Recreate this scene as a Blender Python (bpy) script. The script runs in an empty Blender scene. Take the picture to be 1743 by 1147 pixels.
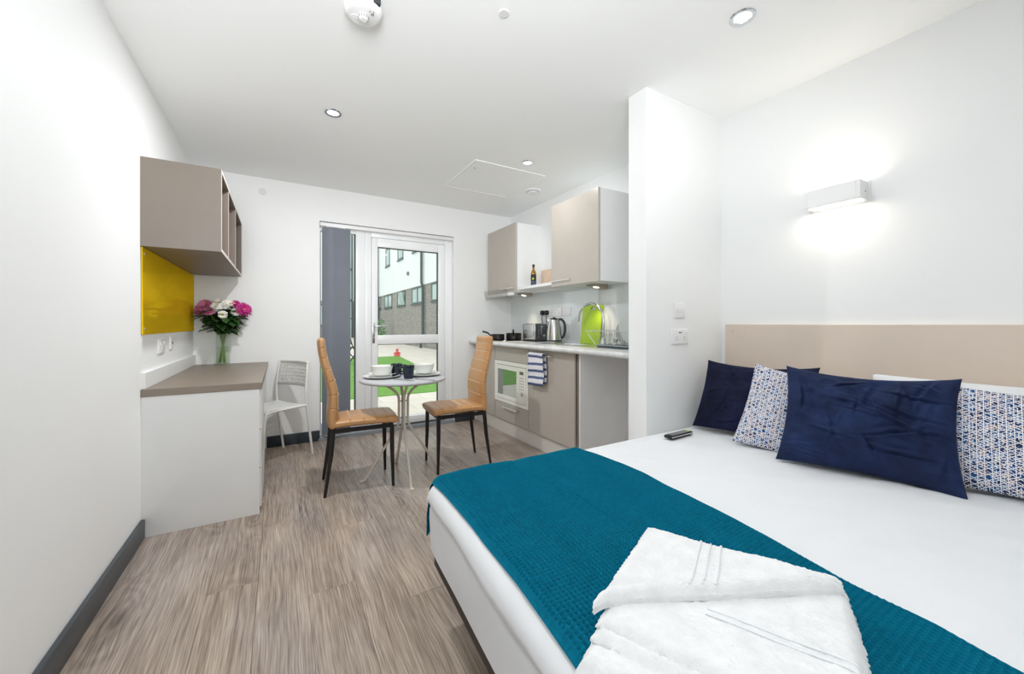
import bpy, bmesh, math, random
import numpy as np
from mathutils import Vector, Matrix, noise
random.seed(7)
SC = bpy.context.scene
COL = SC.collection
PI = math.pi
R = math.radians

# ------------------------------------------------------------ camera, world, exposure
cam_data = bpy.data.cameras.new('camera')
cam = bpy.data.objects.new('camera', cam_data); COL.objects.link(cam)
cam.location = (0, 0, 1.1)
cam.rotation_euler = (R(90), 0, -R(30.63))
cam_data.sensor_width = 36.0
cam_data.lens = 36.0*668.0/1743.0
cam_data.shift_y = -22.0/1743.0
cam_data.clip_start = 0.02
SC.camera = cam
SC.view_settings.view_transform = 'Standard'
SC.view_settings.look = 'None'
SC.view_settings.gamma = 1.0
SC.view_settings.use_curve_mapping = False
SC.view_settings.exposure = 0.15
try:
    SC.cycles.use_denoising = True
    SC.cycles.max_bounces = 14
    SC.cycles.diffuse_bounces = 8
    SC.cycles.transparent_max_bounces = 16
    SC.cycles.caustics_reflective = False
    SC.cycles.caustics_refractive = False
except Exception:
    pass
world = bpy.data.worlds.new('overcast_sky'); SC.world = world
world.use_nodes = True
bg = world.node_tree.nodes['Background']
bg.inputs[0].default_value = (0.93, 0.97, 1.0, 1); bg.inputs[1].default_value = 1.5

CEIL = 2.395
# added fill lamp behind the camera, thrown up and forward to even the room
fl_ = bpy.data.lights.new('fill_spot', 'SPOT'); fl_.energy = 300; fl_.shadow_soft_size = 0.45; fl_.spot_size = R(108); fl_.spot_blend = 1.0; fl_.color = (0.965, 0.985, 1.0)
flo = bpy.data.objects.new('fill_spot', fl_); COL.objects.link(flo); flo.location = (-0.25, -0.60, 1.62)
flo.rotation_euler = (Vector((0.35, 2.7, 3.70))-flo.location).to_track_quat('-Z', 'Y').to_euler()
DOWN = [(0.282, 2.629, 18.5), (1.713, 2.648, 4.0), (1.681, 0.929, 2.5), (0.25, -0.75, 2.5)]  # last entry is an added lamp, out of view, for extra light

# ------------------------------------------------------------ materials
def s2l(c):
    def f(v):
        v /= 255.0
        return v/12.92 if v <= 0.04045 else ((v+0.055)/1.055)**2.4
    return tuple(f(v) for v in c)

class NT:
    def __init__(self, name):
        self.m = bpy.data.materials.new(name); self.m.use_nodes = True
        self.t = self.m.node_tree; self.n = self.t.nodes
        self.b = self.n['Principled BSDF']; self.out = self.n['Material Output']
    def new(self, typ, **kw):
        nd = self.n.new(typ)
        for k, v in kw.items():
            setattr(nd, k, v)
        return nd
    def link(self, a, b): self.t.links.new(a, b)
    def math(self, op, a, b=None, c=None):
        nd = self.new('ShaderNodeMath', operation=op)
        for i, v in enumerate((a, b, c)):
            if v is None: continue
            if isinstance(v, (int, float)): nd.inputs[i].default_value = v
            else: self.link(v, nd.inputs[i])
        return nd.outputs[0]
    def coord(self, kind='Object', scale=(1, 1, 1), rot=(0, 0, 0)):
        tc = self.new('ShaderNodeTexCoord'); mp = self.new('ShaderNodeMapping')
        mp.inputs['Scale'].default_value = scale; mp.inputs['Rotation'].default_value = rot
        self.link(tc.outputs[kind], mp.inputs['Vector'])
        return mp.outputs[0]
    def noise(self, vec, scale, detail=3, rough=0.5):
        nd = self.new('ShaderNodeTexNoise')
        nd.inputs['Scale'].default_value = scale; nd.inputs['Detail'].default_value = detail
        nd.inputs['Roughness'].default_value = rough
        if vec is not None: self.link(vec, nd.inputs['Vector'])
        return nd.outputs[0]
    def ramp(self, fac, stops):
        nd = self.new('ShaderNodeValToRGB')
        el = nd.color_ramp.elements
        while len(el) < len(stops): el.new(0.5)
        for e, (p, c) in zip(el, stops):
            e.position = p; e.color = (*c, 1)
        self.link(fac, nd.inputs[0])
        return nd.outputs[0]
    def mix(self, fac, a, b):
        nd = self.new('ShaderNodeMix', data_type='RGBA')
        for i, v in ((0, fac), (6, a), (7, b)):
            if isinstance(v, (int, float)): nd.inputs[i].default_value = v
            elif isinstance(v, tuple): nd.inputs[i].default_value = (*v, 1)
            else: self.link(v, nd.inputs[i])
        return nd.outputs[2]
    def bump(self, h, strength=0.3, dist=0.01):
        nd = self.new('ShaderNodeBump')
        nd.inputs['Strength'].default_value = strength; nd.inputs['Distance'].default_value = dist
        self.link(h, nd.inputs['Height']); self.link(nd.outputs[0], self.b.inputs['Normal'])
    def col(self, v):
        if isinstance(v, tuple): self.b.inputs['Base Color'].default_value = (*v, 1)
        else: self.link(v, self.b.inputs['Base Color'])
    def set(self, rough=0.5, metal=0.0, spec=0.5, sheen=0.0, coat=0.0):
        self.b.inputs['Roughness'].default_value = rough
        self.b.inputs['Metallic'].default_value = metal
        self.b.inputs['Specular IOR Level'].default_value = spec
        self.b.inputs['Sheen Weight'].default_value = sheen
        self.b.inputs['Coat Weight'].default_value = coat

def plain(name, rgb, rough=0.5, metal=0.0, spec=0.5, var=0.04, nscale=8.0, bump=0.0, bscale=200.0, sheen=0.0, coat=0.0):
    """solid colour with a faint procedural variation and optional fine relief"""
    t = NT(name); c = s2l(rgb)
    v = t.coord()
    f = t.noise(v, nscale, 2)
    lo = tuple(max(0, x*(1-var)) for x in c); hi = tuple(min(1, x*(1+var)) for x in c)
    t.col(t.ramp(f, [(0.3, lo), (0.7, hi)]))
    t.set(rough, metal, spec, sheen, coat)
    if bump: t.bump(t.noise(v, bscale, 3), bump, 0.002)
    return t.m

def emit(name, rgb, strength):
    t = NT(name); t.col(rgb)
    t.b.inputs['Emission Color'].default_value = (*rgb, 1); t.b.inputs['Emission Strength'].default_value = strength
    return t.m

def glass(name, tint=(1, 1, 1), refl=1.0, rough=0.0):
    t = NT(name)
    tr = t.new('ShaderNodeBsdfTransparent'); tr.inputs[0].default_value = (*tint, 1)
    gl = t.new('ShaderNodeBsdfGlossy'); gl.inputs['Roughness'].default_value = rough
    lw = t.new('ShaderNodeLayerWeight'); lw.inputs[0].default_value = 0.5
    fr = t.math('ADD', t.math('MULTIPLY', t.math('POWER', lw.outputs['Facing'], 5.0), 0.9), 0.04)
    mx = t.new('ShaderNodeMixShader')
    t.link(t.math('MULTIPLY', fr, refl), mx.inputs[0])
    t.link(tr.outputs[0], mx.inputs[1]); t.link(gl.outputs[0], mx.inputs[2])
    t.link(mx.outputs[0], t.out.inputs['Surface'])
    return t.m

M = {}
M['wall'] = plain('white_wall_paint', (243, 244, 244), 0.6, spec=0.3, var=0.006, nscale=2, bump=0.04, bscale=350)
M['ceiling'] = plain('white_ceiling_paint', (249, 250, 250), 0.7, spec=0.2, var=0.006, nscale=2)
M['skirt'] = plain('charcoal_skirting', (50, 60, 68), 0.3)
M['upvc'] = plain('white_upvc', (246, 248, 249), 0.25, var=0.01)
M['white'] = plain('white_laminate', (238, 239, 239), 0.35, var=0.01)
M['whiteplastic'] = plain('white_plastic', (240, 240, 240), 0.3, var=0.01)
M['whitemetal'] = plain('white_powder_coat', (236, 236, 233), 0.35, var=0.01)
M['taupe'] = plain('taupe_laminate', (140, 128, 116), 0.42, var=0.02)
M['taupe_shaded'] = plain('shaded_taupe_laminate', (121, 111, 101), 0.42, var=0.02)  # desk taupe with shade put into its colour, for the over-lit shelf unit
M['taupe_in'] = plain('taupe_laminate_inside', (136, 122, 112), 0.5, var=0.02)
M['edge'] = plain('pale_edge_banding', (205, 196, 188), 0.4, var=0.02)
M['cashmere'] = plain('cashmere_laminate', (188, 180, 171), 0.3, var=0.02)
M['headboard'] = plain('beige_headboard_board', (220, 205, 190), 0.4, var=0.015)
M['carcass'] = plain('pale_grey_carcass', (204, 203, 199), 0.4, var=0.015)
M['panelgrey'] = plain('grey_side_panel', (240, 240, 240), 0.35, var=0.02)
M['plinth'] = plain('pale_grey_plinth', (216, 214, 207), 0.35, var=0.02)
M['yellow'] = plain('yellow_gloss_board', (216, 172, 10), 0.12, spec=0.28, var=0.02)
def mk_acrylic(name, rgb):
    t = NT(name); c = s2l(rgb)
    df = t.new('ShaderNodeBsdfDiffuse'); gl = t.new('ShaderNodeBsdfGlossy'); gl.inputs['Roughness'].default_value = 0.08
    cc = t.ramp(t.noise(t.coord(), 4, 2), [(0.3, c), (0.7, tuple(x*.97 for x in c))])
    t.link(cc, df.inputs[0]); t.link(cc, gl.inputs[0])
    mx = t.new('ShaderNodeMixShader'); mx.inputs[0].default_value = 0.30
    t.link(df.outputs[0], mx.inputs[1]); t.link(gl.outputs[0], mx.inputs[2]); t.link(mx.outputs[0], t.out.inputs['Surface'])
    return t.m
M['yellow'] = mk_acrylic('yellow_gloss_acrylic', (250, 208, 40))
M['splash'] = plain('pale_grey_glass_splashback', (222, 228, 229), 0.03, spec=0.8, var=0.01)
M['chrome'] = plain('chrome', (215, 218, 222), 0.12, metal=1.0, var=0.01)
M['satin'] = plain('satin_nickel', (228, 228, 226), 0.38, metal=0.85, var=0.01)
M['steel'] = plain('brushed_steel', (190, 190, 190), 0.25, metal=1.0, var=0.03, nscale=30)
M['darksteel'] = plain('dark_steel', (110, 110, 112), 0.3, metal=1.0, var=0.03)
M['black'] = plain('black_plastic', (20, 21, 23), 0.35, var=0.05)
M['blackmetal'] = plain('black_painted_steel', (26, 24, 24), 0.35, var=0.05)
M['pan'] = plain('black_nonstick', (28, 27, 28), 0.4, var=0.1)
M['hob'] = plain('black_hob_glass', (14, 14, 15), 0.05, spec=0.8, var=0.02)
M['lime'] = plain('lime_green_plastic', (178, 214, 36), 0.35, var=0.03)
M['wood'] = plain('pale_wood', (226, 200, 176), 0.5, var=0.08)
M['tan'] = plain('tan_faux_leather', (186, 140, 92), 0.36, var=0.05, nscale=5, bump=0.15, bscale=260)
M['stitch'] = plain('cream_stitching', (240, 222, 196), 0.7, var=0.03)
M['tablegrey'] = plain('grey_tabletop', (178, 179, 183), 0.4, var=0.02)
M['taupetube'] = plain('cream_metal_tube', (205, 198, 188), 0.35, var=0.03)
M['china'] = plain('white_china', (226, 228, 224), 0.15, var=0.01)
M['navychina'] = plain('navy_stoneware', (18, 30, 48), 0.15, var=0.05)
M['blind'] = plain('slate_grey_blind_fabric', (126, 131, 142), 0.8, var=0.03, bump=0.1, bscale=500)
M['micro'] = plain('cream_white_enamel', (246, 245, 238), 0.25, var=0.01)
M['rubber'] = plain('dark_seal', (52, 56, 60), 0.6)
M['threshold'] = plain('grey_aluminium_sill', (170, 178, 186), 0.3, metal=0.6, var=0.03)
M['greybox'] = plain('bronze_lamp_housing', (168, 156, 138), 0.35, metal=0.3, var=0.02)
M['warm_lens'] = emit('warm_lamp_lens', (1.0, 0.86, 0.62), 6)
M['cool_lens'] = emit('cool_lamp_lens', (0.95, 0.98, 1.0), 9)
M['glass'] = glass('window_glass', (0.97, 0.985, 0.98), 0.8)
M['vaseglass'] = glass('vase_glass', (0.96, 0.98, 0.965), 1.0)
M['visor'] = glass('smoked_visor_glass', (0.88, 0.88, 0.87), 1.0, 0.05)
M['water'] = glass('vase_water', (0.90, 0.94, 0.88), 0.5)
M['leaf'] = plain('dark_leaf', (46, 84, 34), 0.5, var=0.25, nscale=40)
M['stem'] = plain('green_stem', (110, 140, 56), 0.5, var=0.15, nscale=40)
M['pink'] = plain('pink_petal', (206, 122, 166), 0.6, var=0.2, nscale=60)
M['magenta'] = plain('magenta_petal', (188, 40, 128), 0.6, var=0.2, nscale=60)
M['whitepetal'] = plain('white_petal', (246, 244, 236), 0.6, var=0.03)
M['floret'] = plain('yellow_green_floret', (190, 180, 70), 0.7, var=0.15, nscale=80)
M['linen'] = plain('white_cotton', (226, 228, 231), 0.85, var=0.01, spec=0.2, bump=0.08, bscale=700)
M['divan'] = plain('white_divan_fabric', (226, 227, 226), 0.85, var=0.02, spec=0.2, bump=0.08, bscale=500)
M['darkbase'] = plain('dark_brown_bed_base', (52, 44, 40), 0.6, var=0.05)
M['teal'] = plain('teal_waffle_cotton', (2, 100, 126), 0.9, spec=0.08, var=0.08, nscale=60, sheen=0.0)
M['red'] = plain('red_garden_ornament', (226, 92, 92), 0.5, var=0.1)
M['pot'] = plain('dark_planter', (70, 74, 78), 0.6)
M['shrub'] = plain('garden_shrub_leaf', (92, 168, 78), 0.6, var=0.25, nscale=20)
M['render_white'] = plain('white_render', (232, 238, 236), 0.8, var=0.015, nscale=0.3)
M['slate_frame'] = plain('slate_grey_frame', (72, 88, 90), 0.4)
M['extpane'] = plain('reflecting_window_pane', (178, 202, 196), 0.08, var=0.15, nscale=0.4)
M['coverplate'] = plain('grey_white_disc', (228, 228, 227), 0.5, var=0.01)
M['olive_oil'] = plain('olive_oil_glass', (150, 112, 10), 0.1, var=0.1)
M['bottle_label'] = plain('dark_bottle_label', (36, 38, 36), 0.5)
M['label_blue'] = plain('blue_label_band', (62, 78, 110), 0.5)
M['label_olive'] = plain('yellow_green_label_spot', (196, 208, 40), 0.5)
M['cap'] = plain('dark_green_cap', (24, 34, 30), 0.4)
M['keys'] = plain('grey_buttons', (150, 150, 152), 0.5)
M['lcd'] = plain('green_grey_display', (96, 112, 92), 0.3)
M['tealtray'] = plain('dark_teal_tray', (78, 98, 102), 0.45)
M['indicator'] = plain('grey_switch_gap', (120, 122, 126), 0.5)

def mk_velvet(name, rgb, sheen, rgb2):
    t = NT(name); v = t.coord(); c = s2l(rgb)
    f = t.noise(v, 7, 4, 0.6)
    t.col(t.ramp(f, [(0.35, c), (0.7, s2l(rgb2))]))
    t.set(0.8, 0, 0.2, sheen)
    t.b.inputs['Sheen Roughness'].default_value = 0.35
    t.b.inputs['Sheen Tint'].default_value = (*s2l((90, 125, 185)), 1)
    t.bump(t.noise(v, 600, 2), 0.1, 0.001)
    return t.m
M['velvet'] = mk_velvet('navy_velvet', (18, 28, 56), 0.22, (32, 48, 86))
M['velvet_dark'] = mk_velvet('dark_navy_velvet', (15, 19, 42), 0.1, (22, 28, 60))

def mk_lattice():
    t = NT('blue_white_lattice_print')
    tc = t.new('ShaderNodeTexCoord'); sp = t.new('ShaderNodeSeparateXYZ'); t.link(tc.outputs['UV'], sp.inputs[0])
    x, y = sp.outputs[0], sp.outputs[1]
    tot = None
    def lines(a, p, w, off):
        q = t.math('ADD', t.math('MULTIPLY', x, math.cos(R(a))/p), t.math('MULTIPLY', y, math.sin(R(a))/p))
        fr = t.math('FRACT', t.math('ADD', q, off))
        return t.math('LESS_THAN', t.math('ABSOLUTE', t.math('SUBTRACT', fr, 0.5)), w)
    for a, p, w, off in ((2, .0165, .07, 0), (62, .0165, .07, .0), (122, .0165, .07, 0)):
        ln = lines(a, p, w, off); tot = ln if tot is None else t.math('MAXIMUM', tot, ln)
    for k, (a, p, w, off) in enumerate(((2, .0165, .06, .5), (62, .0165, .07, .42), (122, .0165, .07, .58), (62, .0165, .055, .62), (122, .0165, .055, .36))):
        nz = t.noise(t.coord('UV', (1, 1, 1), (0, 0, .7*k)), 34+7*k, 1)
        tot = t.math('MAXIMUM', tot, t.math('MULTIPLY', lines(a, p, w, off), t.math('GREATER_THAN', nz, .52)))
    v = t.coord('UV')
    ground = t.ramp(t.noise(v, 45, 2), [(0.42, s2l((30, 44, 84))), (0.6, s2l((28, 84, 138)))])
    line = t.ramp(t.noise(v, 30, 2), [(0.42, s2l((238, 230, 226))), (0.58, s2l((228, 232, 240)))])
    t.col(t.mix(tot, ground, line))
    t.set(0.85, 0, 0.2)
    return t.m
M['lattice'] = mk_lattice()

def mk_wood():
    t = NT('grey_oak_vinyl')
    tc = t.new('ShaderNodeTexCoord'); oi = t.new('ShaderNodeObjectInfo')
    off = t.math('MULTIPLY', oi.outputs['Random'], 57.0)
    cx = t.new('ShaderNodeCombineXYZ'); t.link(off, cx.inputs[0]); t.link(off, cx.inputs[1]); t.link(off, cx.inputs[2])
    ad = t.new('ShaderNodeVectorMath', operation='ADD'); t.link(tc.outputs['Object'], ad.inputs[0]); t.link(cx.outputs[0], ad.inputs[1])
    def mp(sc):
        m = t.new('ShaderNodeMapping'); m.inputs['Scale'].default_value = sc; t.link(ad.outputs[0], m.inputs[0]); return m.outputs[0]
    # growth-ring lines: a stretched noise bent into cathedral figures
    warp = t.math('MULTIPLY', t.math('SUBTRACT', t.noise(mp((3.2, 2.2, 1)), 1.0, 2, 0.5), 0.5), 0.035)
    vo = t.new('ShaderNodeTexVoronoi', voronoi_dimensions='2D'); vo.inputs['Scale'].default_value = 1.0
    t.link(mp((2.3, .80, 1)), vo.inputs['Vector'])
    swirl = t.math('MULTIPLY', t.math('POWER', t.math('SUBTRACT', 1.0, t.math('MINIMUM', vo.outputs['Distance'], 1.0)), 5.0), 0.022)
    wv = t.new('ShaderNodeCombineXYZ'); t.link(t.math('ADD', warp, swirl), wv.inputs[0])
    ad2 = t.new('ShaderNodeVectorMath', operation='ADD'); t.link(ad.outputs[0], ad2.inputs[0]); t.link(wv.outputs[0], ad2.inputs[1])
    def mw(sc):
        m = t.new('ShaderNodeMapping'); m.inputs['Scale'].default_value = sc; t.link(ad2.outputs[0], m.inputs[0]); return m.outputs[0]
    fine = t.noise(mw((260, 5.5, 1)), 1.0, 3, 0.55)
    mid = t.noise(mw((55, 1.6, 1)), 1.0, 3, 0.6)
    broad = t.noise(mp((5.5, 2.2, 1)), 1.0, 4, 0.6)
    gp = t.new('ShaderNodeNewGeometry')
    def mg(sc):
        m = t.new('ShaderNodeMapping'); m.inputs['Scale'].default_value = sc; t.link(gp.outputs['Position'], m.inputs[0]); return m.outputs[0]
    tint = t.noise(mg((2.6, 1.1, 1.0)), 1.0, 2, 0.5)
    patch = t.noise(mg((4.5, 1.6, 1.0)), 1.0, 3, 0.6)
    wob = t.math('MULTIPLY', t.noise(mp((14, 5, 1)), 1.0, 2, 0.5), 0.16)
    rings = t.math('SINE', t.math('MULTIPLY', t.math('ADD', vo.outputs['Distance'], wob), 95.0))
    near = t.math('POWER', t.math('MAXIMUM', t.math('SUBTRACT', 1.0, t.math('MULTIPLY', vo.outputs['Distance'], 2.6)), 0.0), 1.5)
    g = t.math('ADD', t.math('MULTIPLY', fine, 0.62), t.math('MULTIPLY', mid, 0.26))
    g = t.math('ADD', g, t.math('ADD', t.math('MULTIPLY', broad, 0.22), t.math('MULTIPLY', patch, 0.22)))
    g = t.math('ADD', g, t.math('MULTIPLY', t.math('SUBTRACT', oi.outputs['Random'], 0.5), 0.035))
    g = t.math('ADD', g, t.math('MULTIPLY', t.math('MULTIPLY', rings, near), 0.055))
    g = t.math('SUBTRACT', g, t.math('MULTIPLY', near, 0.05))
    ca = t.ramp(g, [(0.47, s2l((96, 83, 75))), (0.60, s2l((142, 126, 113))), (0.70, s2l((168, 152, 137))), (0.86, s2l((200, 185, 170)))])
    cb2 = t.ramp(g, [(0.47, s2l((92, 83, 78))), (0.60, s2l((137, 125, 117))), (0.70, s2l((163, 150, 141))), (0.86, s2l((197, 186, 177)))])
    c = t.mix(t.ramp(tint, [(0.42, (0, 0, 0)), (0.6, (1, 1, 1))]), ca, cb2)
    kn = t.ramp(vo.outputs['Distance'], [(0.025, (1, 1, 1)), (0.10, (0, 0, 0))])
    c = t.mix(t.math('MULTIPLY', kn, 0.35), c, s2l((70, 58, 51)))
    t.col(c); t.set(0.36, 0, 0.45)
    t.bump(fine, 0.08, 0.002)
    return t.m
M['oak'] = mk_wood()

def mk_concrete(name, a, b, c, scale, rough):
    t = NT(name); v = t.coord()
    f = t.math('ADD', t.math('MULTIPLY', t.noise(v, scale, 5, 0.65), 0.6), t.math('MULTIPLY', t.noise(v, scale*14, 3), 0.4))
    t.col(t.ramp(f, [(0.35, s2l(a)), (0.5, s2l(b)), (0.65, s2l(c))])); t.set(rough, 0, 0.4)
    return t.m
M['worktop'] = mk_concrete('pale_grey_stone_laminate', (196, 198, 198), (220, 221, 221), (236, 237, 236), 7, 0.25)
M['paving'] = mk_concrete('cream_paving', (214, 204, 190), (228, 219, 206), (236, 229, 218), 3, 0.8)
M['grass'] = mk_concrete('lawn_green', (88, 138, 54), (110, 160, 66), (134, 180, 88), 12, 0.9)

def mk_terry():
    t = NT('white_terry_cotton'); v = t.coord()
    t.col(t.ramp(t.noise(v, 30, 2), [(0.3, s2l((226, 227, 228))), (0.7, s2l((236, 237, 238)))]))
    t.set(0.95, 0, 0.1, 0.3); t.bump(t.noise(v, 260, 3, 0.7), 0.5, 0.004)
    return t.m
M['terry'] = mk_terry()

def mk_brick():
    t = NT('grey_brick_courses')
    tc = t.new('ShaderNodeTexCoord'); sp = t.new('ShaderNodeSeparateXYZ'); t.link(tc.outputs['Object'], sp.inputs[0])
    cb = t.new('ShaderNodeCombineXYZ')
    t.link(t.math('ADD', sp.outputs[0], sp.outputs[1]), cb.inputs[0]); t.link(sp.outputs[2], cb.inputs[1])
    br = t.new('ShaderNodeTexBrick')
    br.inputs['Scale'].default_value = 1.0
    br.inputs['Brick Width'].default_value = 0.225; br.inputs['Row Height'].default_value = 0.075
    br.inputs['Mortar Size'].default_value = 0.012
    br.inputs['Color1'].default_value = (*s2l((150, 148, 140)), 1); br.inputs['Color2'].default_value = (*s2l((176, 172, 164)), 1)
    br.inputs['Mortar'].default_value = (*s2l((126, 126, 122)), 1)
    t.link(cb.outputs[0], br.inputs['Vector'])
    t.col(br.outputs[0]); t.set(0.85, 0, 0.2)
    return t.m
M['brick'] = mk_brick()

def mk_towelstripe():
    t = NT('white_blue_striped_cotton')
    tc = t.new('ShaderNodeTexCoord'); sp = t.new('ShaderNodeSeparateXYZ'); t.link(tc.outputs['UV'], sp.inputs[0])
    fr = t.math('FRACT', t.math('MULTIPLY', sp.outputs[1], 1/0.058))
    st = t.math('LESS_THAN', fr, 0.36)
    nz = t.noise(t.coord('UV'), 160, 2)
    c = t.mix(st, s2l((240, 240, 246)), t.ramp(nz, [(0.35, s2l((58, 72, 118))), (0.65, s2l((116, 132, 170)))]))
    t.col(c); t.set(0.9, 0, 0.1); t.bump(nz, 0.2, 0.002)
    return t.m
M['teatowel'] = mk_towelstripe()

def mk_oven_window():
    t = NT('dark_mirror_oven_glass'); t.col(s2l((60, 74, 66))); t.set(0.03, 0.0, 1.0, 0, 1.0)
    t.b.inputs['IOR'].default_value = 2.2
    return t.m
M['oven_glass'] = mk_oven_window()

# ------------------------------------------------------------ mesh helpers
class B:
    def __init__(s): s.bm = bmesh.new()
    def box(s, x0, x1, y0, y1, z0, z1, bev=0.0, seg=2):
        t = bmesh.new()
        vs = [t.verts.new((x, y, z)) for x in (x0, x1) for y in (y0, y1) for z in (z0, z1)]
        for f in ((0, 1, 3, 2), (4, 6, 7, 5), (0, 4, 5, 1), (2, 3, 7, 6), (0, 2, 6, 4), (1, 5, 7, 3)):
            t.faces.new([vs[i] for i in f])
        if bev: bmesh.ops.bevel(t, geom=t.edges[:], offset=bev, segments=seg, profile=0.5, affect='EDGES')
        s.merge(t); return s
    def merge(s, t, mat=None):
        if mat is not None: bmesh.ops.transform(t, matrix=mat, verts=t.verts)
        me = bpy.data.meshes.new('tmp'); t.to_mesh(me); t.free(); s.bm.from_mesh(me); bpy.data.meshes.remove(me); return s
    def tube(s, pts, r, n=8, cap=True, closed=False):
        pts = [Vector(p) for p in pts]; k = len(pts)
        rs = r if isinstance(r, (list, tuple)) else [r]*k
        tang = []
        for i in range(k):
            a = pts[(i-1) % k] if (i > 0 or closed) else pts[i]
            b = pts[(i+1) % k] if (i < k-1 or closed) else pts[i]
            d = b-a; tang.append(d.normalized() if d.length > 1e-9 else Vector((0, 0, 1)))
        up = Vector((0, 0, 1)) if abs(tang[0].z) < 0.9 else Vector((1, 0, 0))
        nrm = (up - tang[0]*up.dot(tang[0])).normalized(); rings = []
        for i in range(k):
            nrm = (nrm - tang[i]*nrm.dot(tang[i])).normalized(); bi = tang[i].cross(nrm)
            rings.append([s.bm.verts.new(pts[i] + (nrm*math.cos(2*PI*j/n) + bi*math.sin(2*PI*j/n))*rs[i]) for j in range(n)])
        for i in range(k if closed else k-1):
            a, b = rings[i], rings[(i+1) % k]
            for j in range(n): s.bm.faces.new((a[j], a[(j+1) % n], b[(j+1) % n], b[j]))
        if cap and not closed:
            s.bm.faces.new(rings[0][::-1]); s.bm.faces.new(rings[-1])
        return s
    def lathe(s, prof, c=(0, 0, 0), n=28, axis='Z'):
        c = Vector(c); rings = []
        def P(r, h, a):
            if axis == 'Z': return c + Vector((r*math.cos(a), r*math.sin(a), h))
            if axis == 'X': return c + Vector((h, r*math.cos(a), r*math.sin(a)))
            return c + Vector((r*math.sin(a), h, r*math.cos(a)))
        for r, h in prof:
            if r < 1e-6: rings.append([s.bm.verts.new(P(0, h, 0))])
            else: rings.append([s.bm.verts.new(P(r, h, 2*PI*j/n)) for j in range(n)])
        for a, b in zip(rings, rings[1:]):
            for j in range(n):
                q = [a[j % len(a)], a[(j+1) % len(a)], b[(j+1) % len(b)], b[j % len(b)]]
                u = []
                for v in q:
                    if v not in u: u.append(v)
                if len(u) >= 3: s.bm.faces.new(u)
        return s
    def prism(s, pts, axis, a, b, bev=0.0):
        """polygon pts (2-D) extruded along axis from a to b; 2-D axes are the two others in xyz order"""
        t = bmesh.new()
        def P(p, h): return {'X': (h, p[0], p[1]), 'Y': (p[0], h, p[1]), 'Z': (p[0], p[1], h)}[axis]
        A = [t.verts.new(P(p, a)) for p in pts]; C = [t.verts.new(P(p, b)) for p in pts]
        t.faces.new(A[::-1]); t.faces.new(C); k = len(pts)
        for i in range(k): t.faces.new((A[i], A[(i+1) % k], C[(i+1) % k], C[i]))
        if bev: bmesh.ops.bevel(t, geom=t.edges[:], offset=bev, segments=2, profile=0.5, affect='EDGES')
        s.merge(t); return s
    def quad(s, *p):
        s.bm.faces.new([s.bm.verts.new(q) for q in p]); return s
    def xform(s, m): bmesh.ops.transform(s.bm, matrix=m, verts=s.bm.verts); return s

def wpos(p):
    v = Vector((0, 0, 0))
    while p is not None: v = v + p.location; p = p.parent
    return v

def finish(me, mat, smooth=35):
    for m in (mat if isinstance(mat, (list, tuple)) else [mat]): me.materials.append(m)
    if smooth:
        me.shade_smooth(); me.set_sharp_from_angle(angle=R(smooth))

def obj(name, b, mat, parent=None, local=False, smooth=35):
    """link ONE mesh object; vertices are given in world space unless local=True"""
    me = bpy.data.meshes.new(name)
    if isinstance(b, B):
        if parent is not None and not local: bmesh.ops.translate(b.bm, vec=-wpos(parent), verts=b.bm.verts)
        bmesh.ops.recalc_face_normals(b.bm, faces=b.bm.faces)
        b.bm.to_mesh(me); b.bm.free()
    else:
        v, f, uv = b
        v = np.asarray(v, float)
        if parent is not None and not local: v = v - np.array(wpos(parent))
        me.from_pydata(v.tolist(), [], f)
        if uv is not None:
            l = me.uv_layers.new(name='UVMap'); idx = np.zeros(len(me.loops), int); me.loops.foreach_get('vertex_index', idx)
            l.data.foreach_set('uv', np.asarray(uv, float)[idx].ravel())
    finish(me, mat, smooth)
    o = bpy.data.objects.new(name, me); COL.objects.link(o); o.parent = parent
    return o

def tag(o, label, cat, group=None, kind=None):
    o['label'] = label; o['category'] = cat
    if group: o['group'] = group
    if kind: o['kind'] = kind
    return o

def thing(name, label, cat, loc=(0, 0, 0), rz=0.0, group=None):
    o = bpy.data.objects.new(name, None); COL.objects.link(o); o.empty_display_size = 0.05
    o.location = loc; o.rotation_euler = (0, 0, rz)
    return tag(o, label, cat, group)

def struct(name, b, mat, parent=None, smooth=35):
    o = obj(name, b, mat, parent, smooth=smooth)
    if parent is None: o['kind'] = 'structure'
    return o

def shared(name, src, parent, loc, rot=(0, 0, 0)):
    o = bpy.data.objects.new(name, src.data); COL.objects.link(o); o.parent = parent; o.location = loc; o.rotation_euler = rot
    return o

def dup(root, label=None, loc=None, rz=None):
    r = root.copy(); COL.objects.link(r)
    if label: r['label'] = label
    if loc is not None: r.location = loc
    if rz is not None: r.rotation_euler = (0, 0, rz)
    for ch in list(root.children):
        c = ch.copy(); COL.objects.link(c); c.parent = r
        for g in list(ch.children):
            d = g.copy(); COL.objects.link(d); d.parent = c
    return r

def light(name, typ, loc, energy, parent=None, color=(1, 1, 1), **kw):
    l = bpy.data.lights.new(name, typ); l.energy = energy; l.color = color
    for k, v in kw.items():
        if k != 'rot': setattr(l, k, v)
    o = bpy.data.objects.new(name, l); COL.objects.link(o)
    o.location = Vector(loc) - (wpos(parent) if parent else Vector()); o.parent = parent
    if 'rot' in kw: o.rotation_euler = kw['rot']
    return o

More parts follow.
